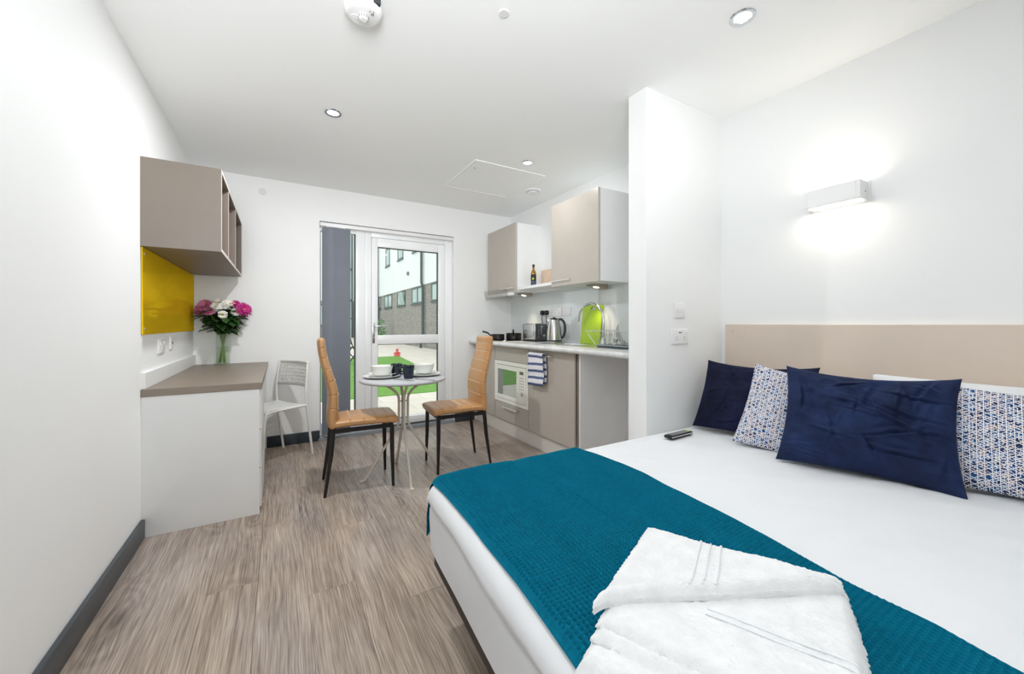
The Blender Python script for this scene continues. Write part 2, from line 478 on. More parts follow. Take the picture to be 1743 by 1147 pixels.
def catmull(pts, n=6):
    pts = [Vector(p) for p in pts]; P = [pts[0]*2-pts[1]] + pts + [pts[-1]*2-pts[-2]]; out = []
    for i in range(1, len(P)-2):
        for k in range(n):
            t = k/n; a, b, c, d = P[i-1], P[i], P[i+1], P[i+2]
            out.append(0.5*((2*b) + (c-a)*t + (2*a-5*b+4*c-d)*t*t + (3*b-a-3*c+d)*t*t*t))
    out.append(pts[-1]); return out

# ------------------------------------------------------------ room shell
XL, XR, YB, YF = -0.613, 2.42, 4.12, -1.35
YPN, YPF, XP = 1.47, 1.595, 1.722      # stub wall beside the bed

fl = struct('floor', B().box(XL-.1, XR+.1, YF-.1, YB, -0.12, -0.006), M['rubber'])
pw, plen, gap = 0.178, 1.22, 0.0004
meshes = {}
def plank_mesh(w, l):
    key = (round(w, 3), round(l, 3))
    if key not in meshes:
        me = bpy.data.meshes.new('plank')
        b = B().box(-w/2+gap, w/2-gap, -l/2+gap, l/2-gap, -0.006, 0.0, 0.0005, 1)
        b.bm.to_mesh(me); b.bm.free(); finish(me, M['oak'], 0); meshes[key] = me
    return meshes[key]
x = XL; i = 0
while x < XR-1e-4:
    w = min(pw, XR-x); y = YF - [0.0, 0.74, 0.31, 1.02, 0.52][i % 5]
    while y < YB-1e-4:
        a, b_ = max(y, YF), min(y+plen, YB)
        if b_-a > 0.02:
            o = bpy.data.objects.new('plank', plank_mesh(w, b_-a)); COL.objects.link(o); o.parent = fl
            o.location = (x+w/2, (a+b_)/2, 0)
        y += plen
    x += pw; i += 1
struct('ceiling', B().box(XL-.2, XR+.2, YF-.2, YB+.3, CEIL, CEIL+.2), M['ceiling'])
struct('wall_left', B().box(XL-.15, XL, YF-.15, YB+.3, -0.12, CEIL), M['wall'])
struct('wall_right', B().box(XR, XR+.15, YF-.15, YB+.3, -0.12, CEIL), M['wall'])
struct('wall_front', B().box(XL, XR, YF-.15, YF, -0.12, CEIL), M['wall'])
DX0, DX1, DZ = 0.325, 1.680, 2.078
wb = B().box(XL, DX0, YB, YB+.28, -0.12, CEIL).box(DX1, XR, YB, YB+.28, -0.12, CEIL).box(DX0, DX1, YB, YB+.28, DZ, CEIL)
struct('wall_back', wb, M['wall'])
struct('wall_pillar', B().box(XP, XR, YPN, YPF, 0, CEIL), M['wall'])
def skirting(name, x0, x1, y0, y1):
    struct(name, B().box(x0, x1, y0, y1, 0.0, 0.098, 0.004, 2), M['skirt'])
skirting('baseboard_left', XL, XL+.018, YF, 2.698)
skirting('baseboard_back', -0.098, DX0, YB-.018, YB)
skirting('baseboard_pillar', 1.69, 1.93, YB-.018, YB)
skirting('baseboard_right', XR-.018, XR, YF, YPN)
skirting('baseboard_front', XL+.018, XR-.018, YF, YF+.018)

# ---- door and side window set in one white frame
FY0, FY1 = 4.185, 4.255
struct('trim_1', B().box(DX0, DX1, YB-.012, FY0, -0.02, 0.034, 0.003, 1).box(DX0-.01, DX1+.01, YB-.022, YB-.012, 0.0, 0.022), [M['threshold']])
win = struct('window_1', B().box(DX0, DX0+.012, FY0, FY1, 0.034, DZ).box(DX0+.012, 0.66, FY0, FY1, 2.0, DZ, .004, 1)
             .box(DX0+.012, 0.66, FY0, FY1, 0.034, .14, .004, 1).box(0.655, 0.745, FY0-.006, FY1, 0.034, DZ, .006, 2), M['upvc'])
struct('gasket', B().box(0.649, 0.655, FY0+.002, FY1-.01, .14, 2.0).box(DX0+.012, DX0+.016, FY0+.002, FY1-.01, .14, 2.0), M['rubber'], win)
struct('pane', B().box(DX0+.016, 0.649, FY0+.03, FY0+.036, .14, 2.0), M['glass'], win)
dr = struct('door_1', B().box(0.745, 0.805, FY0-.006, FY1, 0.034, DZ, .005, 2).box(1.598, DX1, FY0-.006, FY1, 0.034, DZ, .005, 2)
            .box(0.805, 1.598, FY0-.006, FY1, 1.99, DZ, .005, 2), M['upvc'])
LX0, LX1 = 0.809, 1.594
leaf = B()
leaf.box(LX0, .868, FY0-.016, FY1-.02, .045, 1.984, .006, 2).box(1.518, LX1, FY0-.016, FY1-.02, .045, 1.984, .006, 2)
leaf.box(.868, 1.518, FY0-.016, FY1-.02, 1.893, 1.984, .006, 2).box(.868, 1.518, FY0-.016, FY1-.02, .89, .985, .006, 2)
leaf.box(.868, 1.518, FY0-.016, FY1-.02, .045, .118, .006, 2)
lf = struct('door_leaf', leaf, M['upvc'], dr)
gs = B()
for z0, z1 in ((.118, .89), (.985, 1.893)):
    gs.box(.868, .872, FY0, FY0+.03, z0, z1).box(1.512, 1.518, FY0, FY0+.03, z0, z1).box(.868, 1.518, FY0, FY0+.03, z1-.005, z1)
struct('gasket', gs, M['rubber'], dr)
struct('pane', B().box(.872, 1.512, FY0+.018, FY0+.024, .985, 1.888), M['glass'], dr)
struct('pane', B().box(.872, 1.512, FY0+.018, FY0+.024, .118, .885), M['glass'], dr)
hd = struct('door_handle', B().box(.812, .838, FY0-.024, FY0-.015, .905, 1.115, .004, 2)
            .tube([(.825, FY0-.02, 1.078), (.825, FY0-.06, 1.078), (.845, FY0-.068, 1.078), (.95, FY0-.066, 1.082)], [.009, .009, .009, .007], 10), M['chrome'], dr)
struct('keyhole', B().lathe([(0, 0), (.007, 0), (.007, -.006), (0, -.006)], (.825, FY0-.024, .985), 12, 'Y'), M['darksteel'], hd)
struct('rain_bar', B().box(LX0, LX1, FY0-.03, FY0-.016, .036, .046), M['rubber'], dr)

# ---- vertical blind: one tall vane object per slat
vb = thing('vertical_blind', 'slate grey vertical blind drawn into a stack before the narrow side window', 'blind', (0.345, 4.08, 0.045))
obj('headrail', B().box(DX0+.004, DX1-.004, 4.125, 4.165, 2.035, 2.070, .004, 2), M['whiteplastic'], vb)
vv = B()
prof = []
for k in range(9):
    f = k/8; prof.append((0.092*f, 0.030-0.055*f - 0.010*math.sin(PI*f)))
for k in range(8):
    a, c = prof[k], prof[k+1]
    for dy in (0.0, ):
        vv.quad((a[0], a[1], 0), (c[0], c[1], 0), (c[0], c[1], 1.97), (a[0], a[1], 1.97))
bmesh.ops.remove_doubles(vv.bm, verts=vv.bm.verts, dist=1e-5)
bmesh.ops.solidify(vv.bm, geom=vv.bm.faces, thickness=0.0012)
v0 = obj('vane', vv, M['blind'], vb, local=True)
for k in range(1, 12): shared('vane', v0, vb, (0.0141*k, 0.0030*k, 0))
hk = B().box(-.004, .004, -.003, .003, 0, .022)
h0 = obj('hook', hk, M['whiteplastic'], vb, local=True); h0.location = (.046, .045, 1.968)
for k in range(1, 12): shared('hook', h0, vb, (.046+.0141*k, .045, 1.968))
cb = obj('bottom_chain', B().tube([(0.36, 4.07, .052), (0.42, 4.045, .046), (0.50, 4.045, .046), (0.58, 4.05, .05)], .0022, 6), M['whiteplastic'], vb)

# ------------------------------------------------------------ ceiling fittings
for k, (x, y, watts) in enumerate(DOWN):
    desc = ['ceiling downlight above the round dining table side near the desk', 'small ceiling downlight beside the square loft hatch', 'large looking ceiling downlight over the bed near the wall light',
            'ceiling downlight added out of view near the entrance wall'][k]
    t = thing('downlight', 'chrome rimmed white ' + desc, 'downlight', (x, y, CEIL), group='recessed ceiling downlights')
    obj('rim', B().lathe([(.032, .0), (.034, -.004), (.046, -.005), (.050, 0), (.032, 0)], (x, y, CEIL), 32), M['chrome'], t)
    obj('lens', B().lathe([(0, -.0015), (.032, -.0015), (.032, 0)], (x, y, CEIL), 28), M['cool_lens'], t)
    light('downlight_beam', 'AREA', (x, y, CEIL-.012), watts, t, (0.97, 0.985, 1.0), shape='DISK', size=0.07)
sd = thing('smoke_detector', 'round white smoke alarm on the ceiling', 'smoke alarm', (.292, 1.675, CEIL))
c0 = (.292, 1.675, CEIL)
obj('housing', B().lathe([(0, 0), (.056, 0), (.056, -.004), (.072, -.006), (.074, -.022), (.070, -.028), (.071, -.034), (.062, -.044), (.056, -.047), (0, -.047)], c0, 40), M['whiteplastic'], sd)
obj('sensor_cage', B().lathe([(0, 0), (.019, 0), (.019, -.010), (.012, -.016), (0, -.016)], (.292, 1.675, CEIL-.047), 20), M['whiteplastic'], sd)
cg = B()
for k in range(12):
    a = 2*PI*k/12; cg.box(-.0015, .0015, .0185, .020, -.011, -.001).xform(Matrix.Rotation(2*PI/12, 4, 'Z'))
cg.xform(Matrix.Translation((.292, 1.675, CEIL-.047)))
obj('vent_slots', cg, M['indicator'], sd)
obj('test_button', B().lathe([(0, 0), (.016, 0), (.016, -.0025), (0, -.003)], (.262, 1.697, CEIL-.0465), 20).xform(Matrix.Identity(4)), M['whiteplastic'], sd)
ms = B()
for dx in (0, .006): ms.box(.318+dx, .3205+dx, 1.641, 1.655, CEIL-.0482, CEIL-.0465)
ms.box(.322, .325, 1.631, 1.635, CEIL-.0482, CEIL-.0465).box(.309, .312, 1.635, 1.639, CEIL-.0482, CEIL-.0465)
obj('grille_marks', ms, M['rubber'], sd)
obj('mounting_notch', B().box(.318, .346, 1.606, 1.622, CEIL-.026, CEIL-.008), M['rubber'], sd)
av = thing('ceiling_vent', 'round white extract vent on the ceiling over the kitchen', 'vent', (2.12, 3.18, CEIL))
obj('rim', B().lathe([(.052, 0), (.085, 0), (.083, -.008), (.060, -.014), (.052, -.010)], (2.12, 3.18, CEIL), 36), M['whiteplastic'], av)
obj('disc', B().lathe([(0, 0), (.020, 0), (.020, -.012), (.054, -.016), (.052, -.026), (0, -.029)], (2.12, 3.18, CEIL), 32), M['whiteplastic'], av)
ht = thing('loft_hatch', 'square white access hatch flush in the ceiling', 'hatch', (1.66, 3.14, CEIL))
obj('hatch_frame', B().box(1.325, 1.995, 2.80, 2.815, CEIL-.006, CEIL).box(1.325, 1.995, 3.465, 3.48, CEIL-.006, CEIL)
    .box(1.325, 1.34, 2.815, 3.465, CEIL-.006, CEIL).box(1.98, 1.995, 2.815, 3.465, CEIL-.006, CEIL), M['ceiling'], ht)
obj('hatch_panel', B().box(1.344, 1.976, 2.819, 3.461, CEIL-.004, CEIL), M['ceiling'], ht)
obj('lock', B().lathe([(0, -.006), (.006, -.006), (.006, -.004)], (1.39, 2.95, CEIL), 12), M['indicator'], ht)
tag(obj('blanking_disc', B().lathe([(0, -.004), (.020, -.004), (.022, 0)], (.804, 1.423, CEIL), 24), M['coverplate']), 'small blank grey white disc flat on the ceiling', 'cover disc')
tag(obj('blanking_disc', B().lathe([(0, -.004), (.028, -.004), (.030, 0)], (-.13, YB, 2.275), 24, 'Y'), M['coverplate']), 'faint round blanking plate high on the wall beside the shelf unit', 'cover disc')

# ------------------------------------------------------------ wall light
wl = thing('wall_light', 'white box shaped wall light above the bed, glowing up and down', 'wall light', (XR, .86, 1.73))
obj('shade', B().box(2.325, XR-.012, .745, .762, 1.690, 1.778, .002, 1).box(2.325, XR-.012, .958, .975, 1.690, 1.778, .002, 1).box(2.325, 2.342, .762, .958, 1.690, 1.778, .002, 1), M['whiteplastic'], wl)
obj('back_plate', B().box(XR-.012, XR, .735, .985, 1.686, 1.782, .002, 1), M['whiteplastic'], wl)
obj('diffuser', B().box(2.343, XR-.013, .763, .957, 1.699, 1.702), M['warm_lens'], wl)
obj('diffuser', B().box(2.343, XR-.013, .763, .957, 1.768, 1.771), M['warm_lens'], wl)
obj('screw', B().lathe([(0, -.002), (.003, -.002), (.003, 0)], (2.38, .745, 1.728), 10, 'Y'), M['indicator'], wl)
light('wall_light_up', 'AREA', (2.375, .86, 1.785), 0.5, wl, (1, .93, .82), shape='RECTANGLE', size=.06, size_y=.19, rot=(PI, 0, 0))
light('wall_light_down', 'AREA', (2.375, .86, 1.683), 0.5, wl, (1, .93, .82), shape='RECTANGLE', size=.06, size_y=.19)

# ------------------------------------------------------------ sockets and switches
def plate(name, label, cat, axis, pos, w, h, parts, group=None):
    """wall plate; axis '+X' faces +X, '-X' faces -X, '-Y' faces -Y; parts are drawn in plate coordinates (u right, v up, w proud)"""
    t = thing(name, label, cat, pos, group=group)
    if axis == '-Y': mat = Matrix(((1, 0, 0, 0), (0, 0, -1, 0), (0, 1, 0, 0), (0, 0, 0, 1)))
    elif axis == '-X': mat = Matrix(((0, 0, -1, 0), (-1, 0, 0, 0), (0, 1, 0, 0), (0, 0, 0, 1)))
    else: mat = Matrix(((0, 0, 1, 0), (1, 0, 0, 0), (0, 1, 0, 0), (0, 0, 0, 1)))
    def add(nm, b, m): return obj(nm, b.xform(mat), m, t, local=True)
    add('face_plate', B().box(-w/2, w/2, -h/2, h/2, 0, .009, .003, 2), M['whiteplastic'])
    for nm, bxs, m in parts:
        b = B()
        for q in bxs: b.box(*q[:6], q[6] if len(q) > 6 else 0.0, 1)
        add(nm, b, m)
    return t, mat
def rocker(u, v): return ('rocker', [(u-.006, u+.006, v-.011, v+.011, .008, .013, .002)], M['whiteplastic'])
def pins(u, v): return ('pin_holes', [(u-.002, u+.002, v+.006, v+.013, .0085, .0096), (u-.011, u-.005, v-.006, v-.003, .0085, .0096), (u+.005, u+.011, v-.006, v-.003, .0085, .0096)], M['indicator'])
plate('light_switch', 'white light switch on the stub wall above the double socket', 'switch', '-Y', (1.999, YPN, 1.180), .086, .086,
      [rocker(-.016, .002), rocker(.0, .002), rocker(.016, .002), ('screw_cap', [(-.032, -.028, -.002, .002, .008, .010)], M['indicator']), ('screw_cap', [(.028, .032, -.002, .002, .008, .010)], M['indicator'])])
plate('double_socket', 'white double socket with two charging ports on the stub wall', 'socket', '-Y', (2.000, YPN, 1.027), .146, .086,
      [rocker(-.052, .026), rocker(.052, .026), pins(-.033, -.012), pins(.036, -.012), ('usb_ports', [(-.012, -.003, .020, .027, .0085, .0098), (.003, .012, .020, .027, .0085, .0098)], M['rubber'])])
plate('double_socket', 'white double socket on the wall under the yellow board', 'socket', '+X', (XL, 3.085, .968), .146, .086, [rocker(-.04, .02), rocker(.04, .02), pins(-.036, -.012), pins(.036, -.012)])
plate('data_socket', 'white data outlet on the wall just above the desk upstand', 'socket', '+X', (XL, 3.34, .978), .086, .086, [('port', [(-.008, .008, -.008, .006, .0085, .011)], M['rubber'])])
XS = 2.408
t1, m1 = plate('double_socket', 'white socket on the splashback holding two black plugs', 'socket', '-X', (XS, 3.357, 1.226), .146, .086, [rocker(-.05, .028), rocker(.05, .028)])
plate('double_socket', 'white double socket on the splashback above the kettle', 'socket', '-X', (XS, 3.170, 1.222), .146, .086, [rocker(-.012, .02), rocker(.02, .02), pins(-.036, -.012), pins(.036, -.012)])
plate('cooker_switch', 'white cooker switch plate on the splashback nearest the tap', 'switch', '-X', (XS, 3.016, 1.224), .12, .086, [rocker(-.02, 0), ('rocker', [(.014, .034, -.014, .014, .008, .013, .002)], M['whiteplastic'])])
for k, (yy, lab) in enumerate(((3.392, 'black plug in the splashback socket on the toaster lead'), (3.318, 'black plug in the splashback socket on the kettle lead'))):
    p = thing('mains_plug', lab, 'plug', (XS-.009, yy, 1.218), group='plugs in the splashback socket')
    obj('plug_body', B().box(XS-.048, XS-.0095, yy-.024, yy+.024, 1.194, 1.242, .014, 3), M['black'], p)
    ex, ey = (2.37, 3.40) if k == 0 else (2.37, 3.16)
    obj('cable', B().tube(catmull([(XS-.03, yy, 1.198), (XS-.032, yy, 1.15), (XS-.02, yy-.004, 1.06), (XS-.024, ey, .96), (ex, ey-.03, .926)], 5), .0038, 8), M['black'], p)

# ------------------------------------------------------------ desk, shelves, yellow board
XF = -0.100
dk = thing('desk', 'white built-in desk with a taupe top and drawers', 'desk', (XL, 2.70, 0))
obj('desktop', B().box(XL, -.088, 2.695, YB, .725, .764, .002, 1), M['taupe'], dk)
obj('upstand', B().box(XL, XL+.018, 2.705, YB, .7645, .848, .001, 1), M['white'], dk)
obj('side_panel', B().box(XL, XF, 2.702, 2.722, 0, .7245, .001, 1), M['white'], dk)
obj('end_panel', B().box(XL, XF, YB-.020, YB-.001, 0, .7245, .001, 1), M['white'], dk)
obj('pedestal', B().box(XL, XF-.012, 2.7225, 3.20, .03, .724), M['white'], dk)
for k, (z0, z1) in enumerate(((.035, .255), (.262, .482), (.489, .720))):
    d = obj('drawer', B().box(XF-.0115, XF+.008, 2.726, 3.198, z0, z1, .0015, 1), M['white'], dk)
    obj('finger_rail', B().box(XF-.011, XF+.002, 2.73, 3.19, z1+.0005, z1+.004), M['indicator'], d)
SX = -.278; SZ0, SZ1 = 1.500, 1.958; SY0 = 2.690
su = thing('wall_shelf_unit', 'taupe open fronted wall unit with three upright pigeonholes above the desk', 'shelf unit', (XL, SY0, SZ0))
obj('side_panel', B().box(XL, SX, SY0, SY0+.018, SZ0, SZ1), M['taupe_shaded'], su)
obj('side_panel', B().box(XL, SX, 4.018, 4.036, SZ0, SZ1), M['taupe_shaded'], su)
obj('top_panel', B().box(XL, SX, SY0+.018, 4.018, SZ1-.018, SZ1), M['taupe_shaded'], su)
obj('bottom_panel', B().box(XL, SX, SY0+.018, 4.018, SZ0, SZ0+.018), M['taupe_shaded'], su)
obj('back_panel', B().box(XL, XL+.008, SY0+.018, 4.018, SZ0+.018, SZ1-.018), M['taupe_in'], su)
for yy in (3.065, 3.525): obj('divider', B().box(XL+.008, SX-.002, yy-.009, yy+.009, SZ0+.018, SZ1-.018), M['taupe_in'], su)
eb = B().box(SX, SX+.0015, SY0, 4.036, SZ0, SZ0+.018).box(SX, SX+.0015, SY0, 4.036, SZ1-.018, SZ1).box(SX, SX+.0015, SY0, SY0+.018, SZ0+.018, SZ1-.018).box(SX, SX+.0015, 4.018, 4.036, SZ0+.018, SZ1-.018)
for yy in (3.065, 3.525): eb.box(SX-.002, SX-.0005, yy-.009, yy+.009, SZ0+.018, SZ1-.018)
obj('edge_band', eb, M['edge'], su)
yb = thing('pin_board', 'glossy yellow board on the wall above the desk', 'board', (XL, 2.70, 1.045))
obj('board_panel', B().box(XL+.001, XL+.007, 2.702, 4.112, 1.045, 1.499, .002, 1), M['yellow'], yb)
for yy, zz in ((2.73, 1.465), (2.73, 1.075), (4.085, 1.465), (4.085, 1.075)):
    obj('screw_cap', B().lathe([(0, .010), (.006, .009), (.008, .006)], (XL, yy, zz), 14, 'X'), M['edge'], yb)

# ------------------------------------------------------------ kitchen base run
XD = 1.935; WZ0, WZ1 = .880, .920; ZP = .142
tag(obj('plinth', B().box(1.958, 1.974, 2.28, YB, 0, ZP-.004, .001, 1), M['plinth']), 'pale grey plinth board along the floor under the kitchen units', 'plinth')
def handle(parent, y0, y1, z, x, out=-.03):
    s_ = 1 if out < 0 else -1
    b = B().box(x+out-.004, x+out+.004, y0, y1, z-.005, z+.005, .0015, 1)
    b.box(x+out, x, y0+.012, y0+.022, z-.005, z+.005).box(x+out, x, y1-.022, y1-.012, z-.005, z+.005)
    return obj('handle', b, M['satin'], parent)
def base_unit(name, label, y0, y1, right_panel=False):
    t = thing(name, label, 'cabinet', (2.18, (y0+y1)/2, ZP))
    c = B().box(XD+.021, XR-.004, y0, y0+.018, ZP, WZ0-.001).box(XD+.021, XR-.004, y1-.018, y1, ZP, WZ0-.001).box(XD+.021, XR-.004, y0+.018, y1-.018, ZP, ZP+.018)
    c.box(XR-.012, XR-.004, y0+.018, y1-.018, ZP+.018, WZ0-.001)
    obj('carcass', c, M['carcass'], t)
    return t
u1 = base_unit('base_cabinet', 'narrow taupe kitchen base cabinet in the corner by the glazed door', 3.621, 4.115)
obj('door', B().box(XD, XD+.02, 3.623, 4.113, ZP, WZ0-.008, .0015, 1), M['cashmere'], u1)
u2 = base_unit('base_cabinet', 'kitchen base cabinet housing the built-in microwave above one drawer', 2.977, 3.617)
obj('filler_panel', B().box(XD, XD+.02, 2.979, 3.615, .733, WZ0-.008, .0015, 1), M['cashmere'], u2)
d = obj('drawer', B().box(XD, XD+.02, 2.979, 3.615, ZP, .316, .0015, 1), M['cashmere'], u2)
handle(d, 3.13, 3.41, .280, XD)
mw = thing('microwave', 'cream white built-in microwave oven with a dark window', 'microwave', (XD, 3.297, .524))
obj('trim_frame', B().box(XD-.004, XD+.016, 2.980, 3.614, .319, .352, .002, 1).box(XD-.004, XD+.016, 2.980, 3.614, .694, .730, .002, 1)
    .box(XD-.004, XD+.016, 3.580, 3.614, .352, .694).box(XD-.004, XD+.016, 2.980, 3.010, .352, .694), M['micro'], mw)
obj('door_gap', B().box(XD+.006, XD+.010, 3.010, 3.580, .352, .694), M['rubber'], mw)
dd = obj('door', B().box(XD-.008, XD+.0055, 3.150, 3.576, .356, .395, .002, 1).box(XD-.008, XD+.0055, 3.150, 3.576, .648, .690, .002, 1)
    .box(XD-.008, XD+.0055, 3.540, 3.576, .395, .648).box(XD-.008, XD+.0055, 3.150, 3.172, .395, .648), M['micro'], mw)
obj('window', B().box(XD-.004, XD+.0052, 3.172, 3.540, .395, .648), M['oven_glass'], dd)
cp = obj('control_panel', B().box(XD-.008, XD+.0055, 3.014, 3.146, .356, .690, .002, 1), M['micro'], mw)
obj('display', B().box(XD-.0095, XD-.0078, 3.048, 3.116, .628, .658), M['lcd'], cp)
kb = B()
for r_ in range(5):
    for c_ in range(3): kb.box(XD-.0095, XD-.0078, 3.044+c_*.028, 3.060+c_*.028, .592-r_*.026, .600-r_*.026)
obj('buttons', kb, M['keys'], cp)
obj('knob', B().lathe([(0, -.022), (.015, -.022), (.017, -.008)], (XD, 3.078, .447), 20, 'X'), M['steel'], cp)
obj('open_button', B().box(XD-.010, XD-.0078, 3.03, 3.12, .366, .398, .001, 1), M['whiteplastic'], cp)
u3 = base_unit('sink_cabinet', 'kitchen cabinet under the sink with the tea towel hung on its door', 2.30, 2.973)
d3 = obj('door', B().box(XD, XD+.02, 2.333, 2.971, ZP, WZ0-.008, .0015, 1), M['cashmere'], u3)
handle(d3, 2.60, 2.945, .832, XD, -.034)
obj('end_panel', B().box(XD-.002, XR-.004, 2.264, 2.2995, 0.0, WZ0-.001, .001, 1), M['panelgrey'], u3)
obj('panel_edge', B().box(XD-.0035, XD-.0022, 2.277, 2.2985, 0.01, WZ0-.004), M['taupe_in'], u3)

# worktop with a cut-out for the sink bowl
SXa, SXb, SYa, SYb = 2.085, 2.315, 2.56, 2.90
wk = B()
for q in ((1.872, SXa, YPF+.001, YB-.001), (SXb, XR-.001, YPF+.001, YB-.001), (SXa, SXb, YPF+.001, SYa), (SXa, SXb, SYb, YB-.001)):
    wk.box(*q, WZ0, WZ1)
wk.tube([(1.876, YPF+.001, .900), (1.876, YB-.001, .900)], .0198, 16)
tag(obj('worktop', wk, M['worktop']), 'long pale grey stone effect kitchen worktop', 'worktop')
sp = thing('splashback', 'shiny pale grey glass splashback behind the kitchen worktop', 'splashback', (XR, 2.9, WZ1))
obj('glass_panel', B().box(XS, XR-.001, YPF+.002, YB-.026, WZ1+.001, 1.434), M['splash'], sp)
sk = thing('sink', 'stainless steel inset sink with drainer beside the tap', 'sink', (2.2, 2.55, WZ1))
sb = B().box(2.035, SXa, 1.95, 2.955, WZ1, WZ1+.004).box(SXb, 2.37, 1.95, 2.955, WZ1, WZ1+.004).box(SXa, SXb, 1.95, SYa, WZ1, WZ1+.004).box(SXa, SXb, SYb, 2.955, WZ1, WZ1+.004)
obj('rim', sb, M['steel'], sk)
bw = B()
z0 = .78
bw.quad((SXa, SYa, WZ1+.003), (SXb, SYa, WZ1+.003), (SXb-.015, SYa+.015, z0), (SXa+.015, SYa+.015, z0))
bw.quad((SXa, SYb, WZ1+.003), (SXb, SYb, WZ1+.003), (SXb-.015, SYb-.015, z0), (SXa+.015, SYb-.015, z0))
bw.quad((SXa, SYa, WZ1+.003), (SXa, SYb, WZ1+.003), (SXa+.015, SYb-.015, z0), (SXa+.015, SYa+.015, z0))
bw.quad((SXb, SYa, WZ1+.003), (SXb, SYb, WZ1+.003), (SXb-.015, SYb-.015, z0), (SXb-.015, SYa+.015, z0))
bw.quad((SXa+.015, SYa+.015, z0), (SXb-.015, SYa+.015, z0), (SXb-.015, SYb-.015, z0), (SXa+.015, SYb-.015, z0))
obj('bowl', bw, M['steel'], sk)
obj('waste', B().lathe([(0, .003), (.028, .003), (.03, 0)], (2.2, 2.73, z0), 20), M['chrome'], sk)
tp = thing('kitchen_tap', 'tall arched chrome kitchen tap at the sink', 'tap', (2.335, 2.44, WZ1+.004))
arc = [(2.335, 2.44, WZ1+.004), (2.335, 2.44, 1.10)]
for k in range(13):
    a = PI*k/12; rr = .142
    arc.append((2.335-.03*(1-math.cos(a))/2, 2.44+rr*(1-math.cos(a)), 1.135+rr*math.sin(a)))
arc.append((2.303, 2.728, 1.125))
obj('spout', B().tube(arc, .0115, 12), M['chrome'], tp)
obj('base', B().lathe([(0, 0), (.026, 0), (.026, .02), (.018, .06), (.0, .06)], (2.335, 2.44, WZ1+.004), 20), M['chrome'], tp)
obj('lever', B().tube([(2.335, 2.43, .965), (2.32, 2.40, .975), (2.29, 2.37, .99)], [.006, .006, .005], 8), M['chrome'], tp)

# hob, pans
hb = thing('hob', 'flat black glass hob set in the worktop corner', 'hob', (2.17, 3.83, WZ1))
obj('glass_top', B().box(1.99, 2.36, 3.60, 4.06, WZ1, WZ1+.005, .002, 1), M['hob'], hb)
def pan(label, x, y, r, h, hdir, hl):
    t = thing('saucepan', label, 'pan', (x, y, WZ1+.005), group='black pans on the hob')
    z = WZ1+.0055
    obj('pan_body', B().lathe([(0, 0), (r*.94, 0), (r, .006), (r, h), (r-.003, h), (r-.003, .006), (0, .005)], (x, y, z), 32), M['pan'], t)
    dx, dy = hdir
    p = [(x+dx*r*.98, y+dy*r*.98, z+h*.72), (x+dx*(r+.03), y+dy*(r+.03), z+h*.85), (x+dx*(r+hl*.5), y+dy*(r+hl*.5), z+h*1.25), (x+dx*(r+hl), y+dy*(r+hl), z+h*1.5)]
    obj('pan_handle', B().tube(catmull(p, 4), .009, 10), M['black'], t)
    return t
pan('small black saucepan with its long handle pointing away from the toaster', 2.10, 3.855, .072, .062, (-.80, .30), .13)
pan('wider black saucepan with its handle pointing out towards the room', 2.262, 3.78, .086, .074, (-.52, -.80), .11)
# toaster
ts = thing('toaster', 'silver two slot toaster with dark control end', 'toaster', (2.31, 3.43, WZ1))
tx0, tx1, ty0, ty1 = 2.235, 2.385, 3.315, 3.555
obj('metal_shell', B().box(tx0, tx1, ty0+.012, ty1-.012, WZ1+.012, 1.106, .018, 4), M['steel'], ts)
obj('control_end', B().box(tx0+.006, tx1-.006, ty0-.004, ty0+.0115, WZ1+.012, 1.100, .006, 2), M['darksteel'], ts)
obj('far_end', B().box(tx0+.006, tx1-.006, ty1-.0115, ty1+.004, WZ1+.012, 1.100, .006, 2), M['darksteel'], ts)
obj('foot_base', B().box(tx0+.004, tx1-.004, ty0, ty1, WZ1, WZ1+.0118), M['black'], ts)
obj('slots', B().box(tx0+.035, tx0+.060, ty0+.035, ty1-.035, 1.1055, 1.1068).box(tx1-.060, tx1-.035, ty0+.035, ty1-.035, 1.1055, 1.1068), M['black'], ts)
obj('lever', B().box(2.298, 2.322, ty0-.022, ty0-.0045, 1.068, 1.078, .003, 1).box(2.307, 2.313, ty0-.0055, ty0-.0042, .985, 1.09), M['chrome'], ts)
kb = B().lathe([(0, -.014), (.013, -.014), (.014, 0)], (2.335, ty0-.004, .985), 16, 'Y')
obj('dial', kb, M['chrome'], ts)
bb = B()
for k in range(4): bb.box(2.268, 2.282, ty0-.007, ty0-.0042, .965+k*.022, .972+k*.022)
obj('buttons', bb, M['keys'], ts)
# kettle
kx, ky = 2.27, 3.04
kt = thing('kettle', 'brushed steel jug kettle with a black handle', 'kettle', (kx, ky, WZ1))
obj('base', B().lathe([(0, 0), (.076, 0), (.077, .012), (.073, .016), (0, .016)], (kx, ky, WZ1), 32), M['steel'], kt)
obj('seal_ring', B().lathe([(0, .0165), (.073, .0165), (.073, .026), (0, .026)], (kx, ky, WZ1), 32), M['black'], kt)
obj('body', B().lathe([(0, .0265), (.073, .0265), (.072, .06), (.064, .14), (.053, .200), (.047, .222), (.03, .229), (0, .231)], (kx, ky, WZ1), 40), M['steel'], kt)
hdx, hdy = .78, -.55
obj('handle', B().tube(catmull([(kx+hdx*.042, ky+hdy*.042, WZ1+.222), (kx+hdx*.075, ky+hdy*.075, WZ1+.224), (kx+hdx*.104, ky+hdy*.104, WZ1+.185), (kx+hdx*.110, ky+hdy*.110, WZ1+.12),
    (kx+hdx*.095, ky+hdy*.095, WZ1+.065), (kx+hdx*.072, ky+hdy*.072, WZ1+.045)], 5), .0115, 10), M['black'], kt)
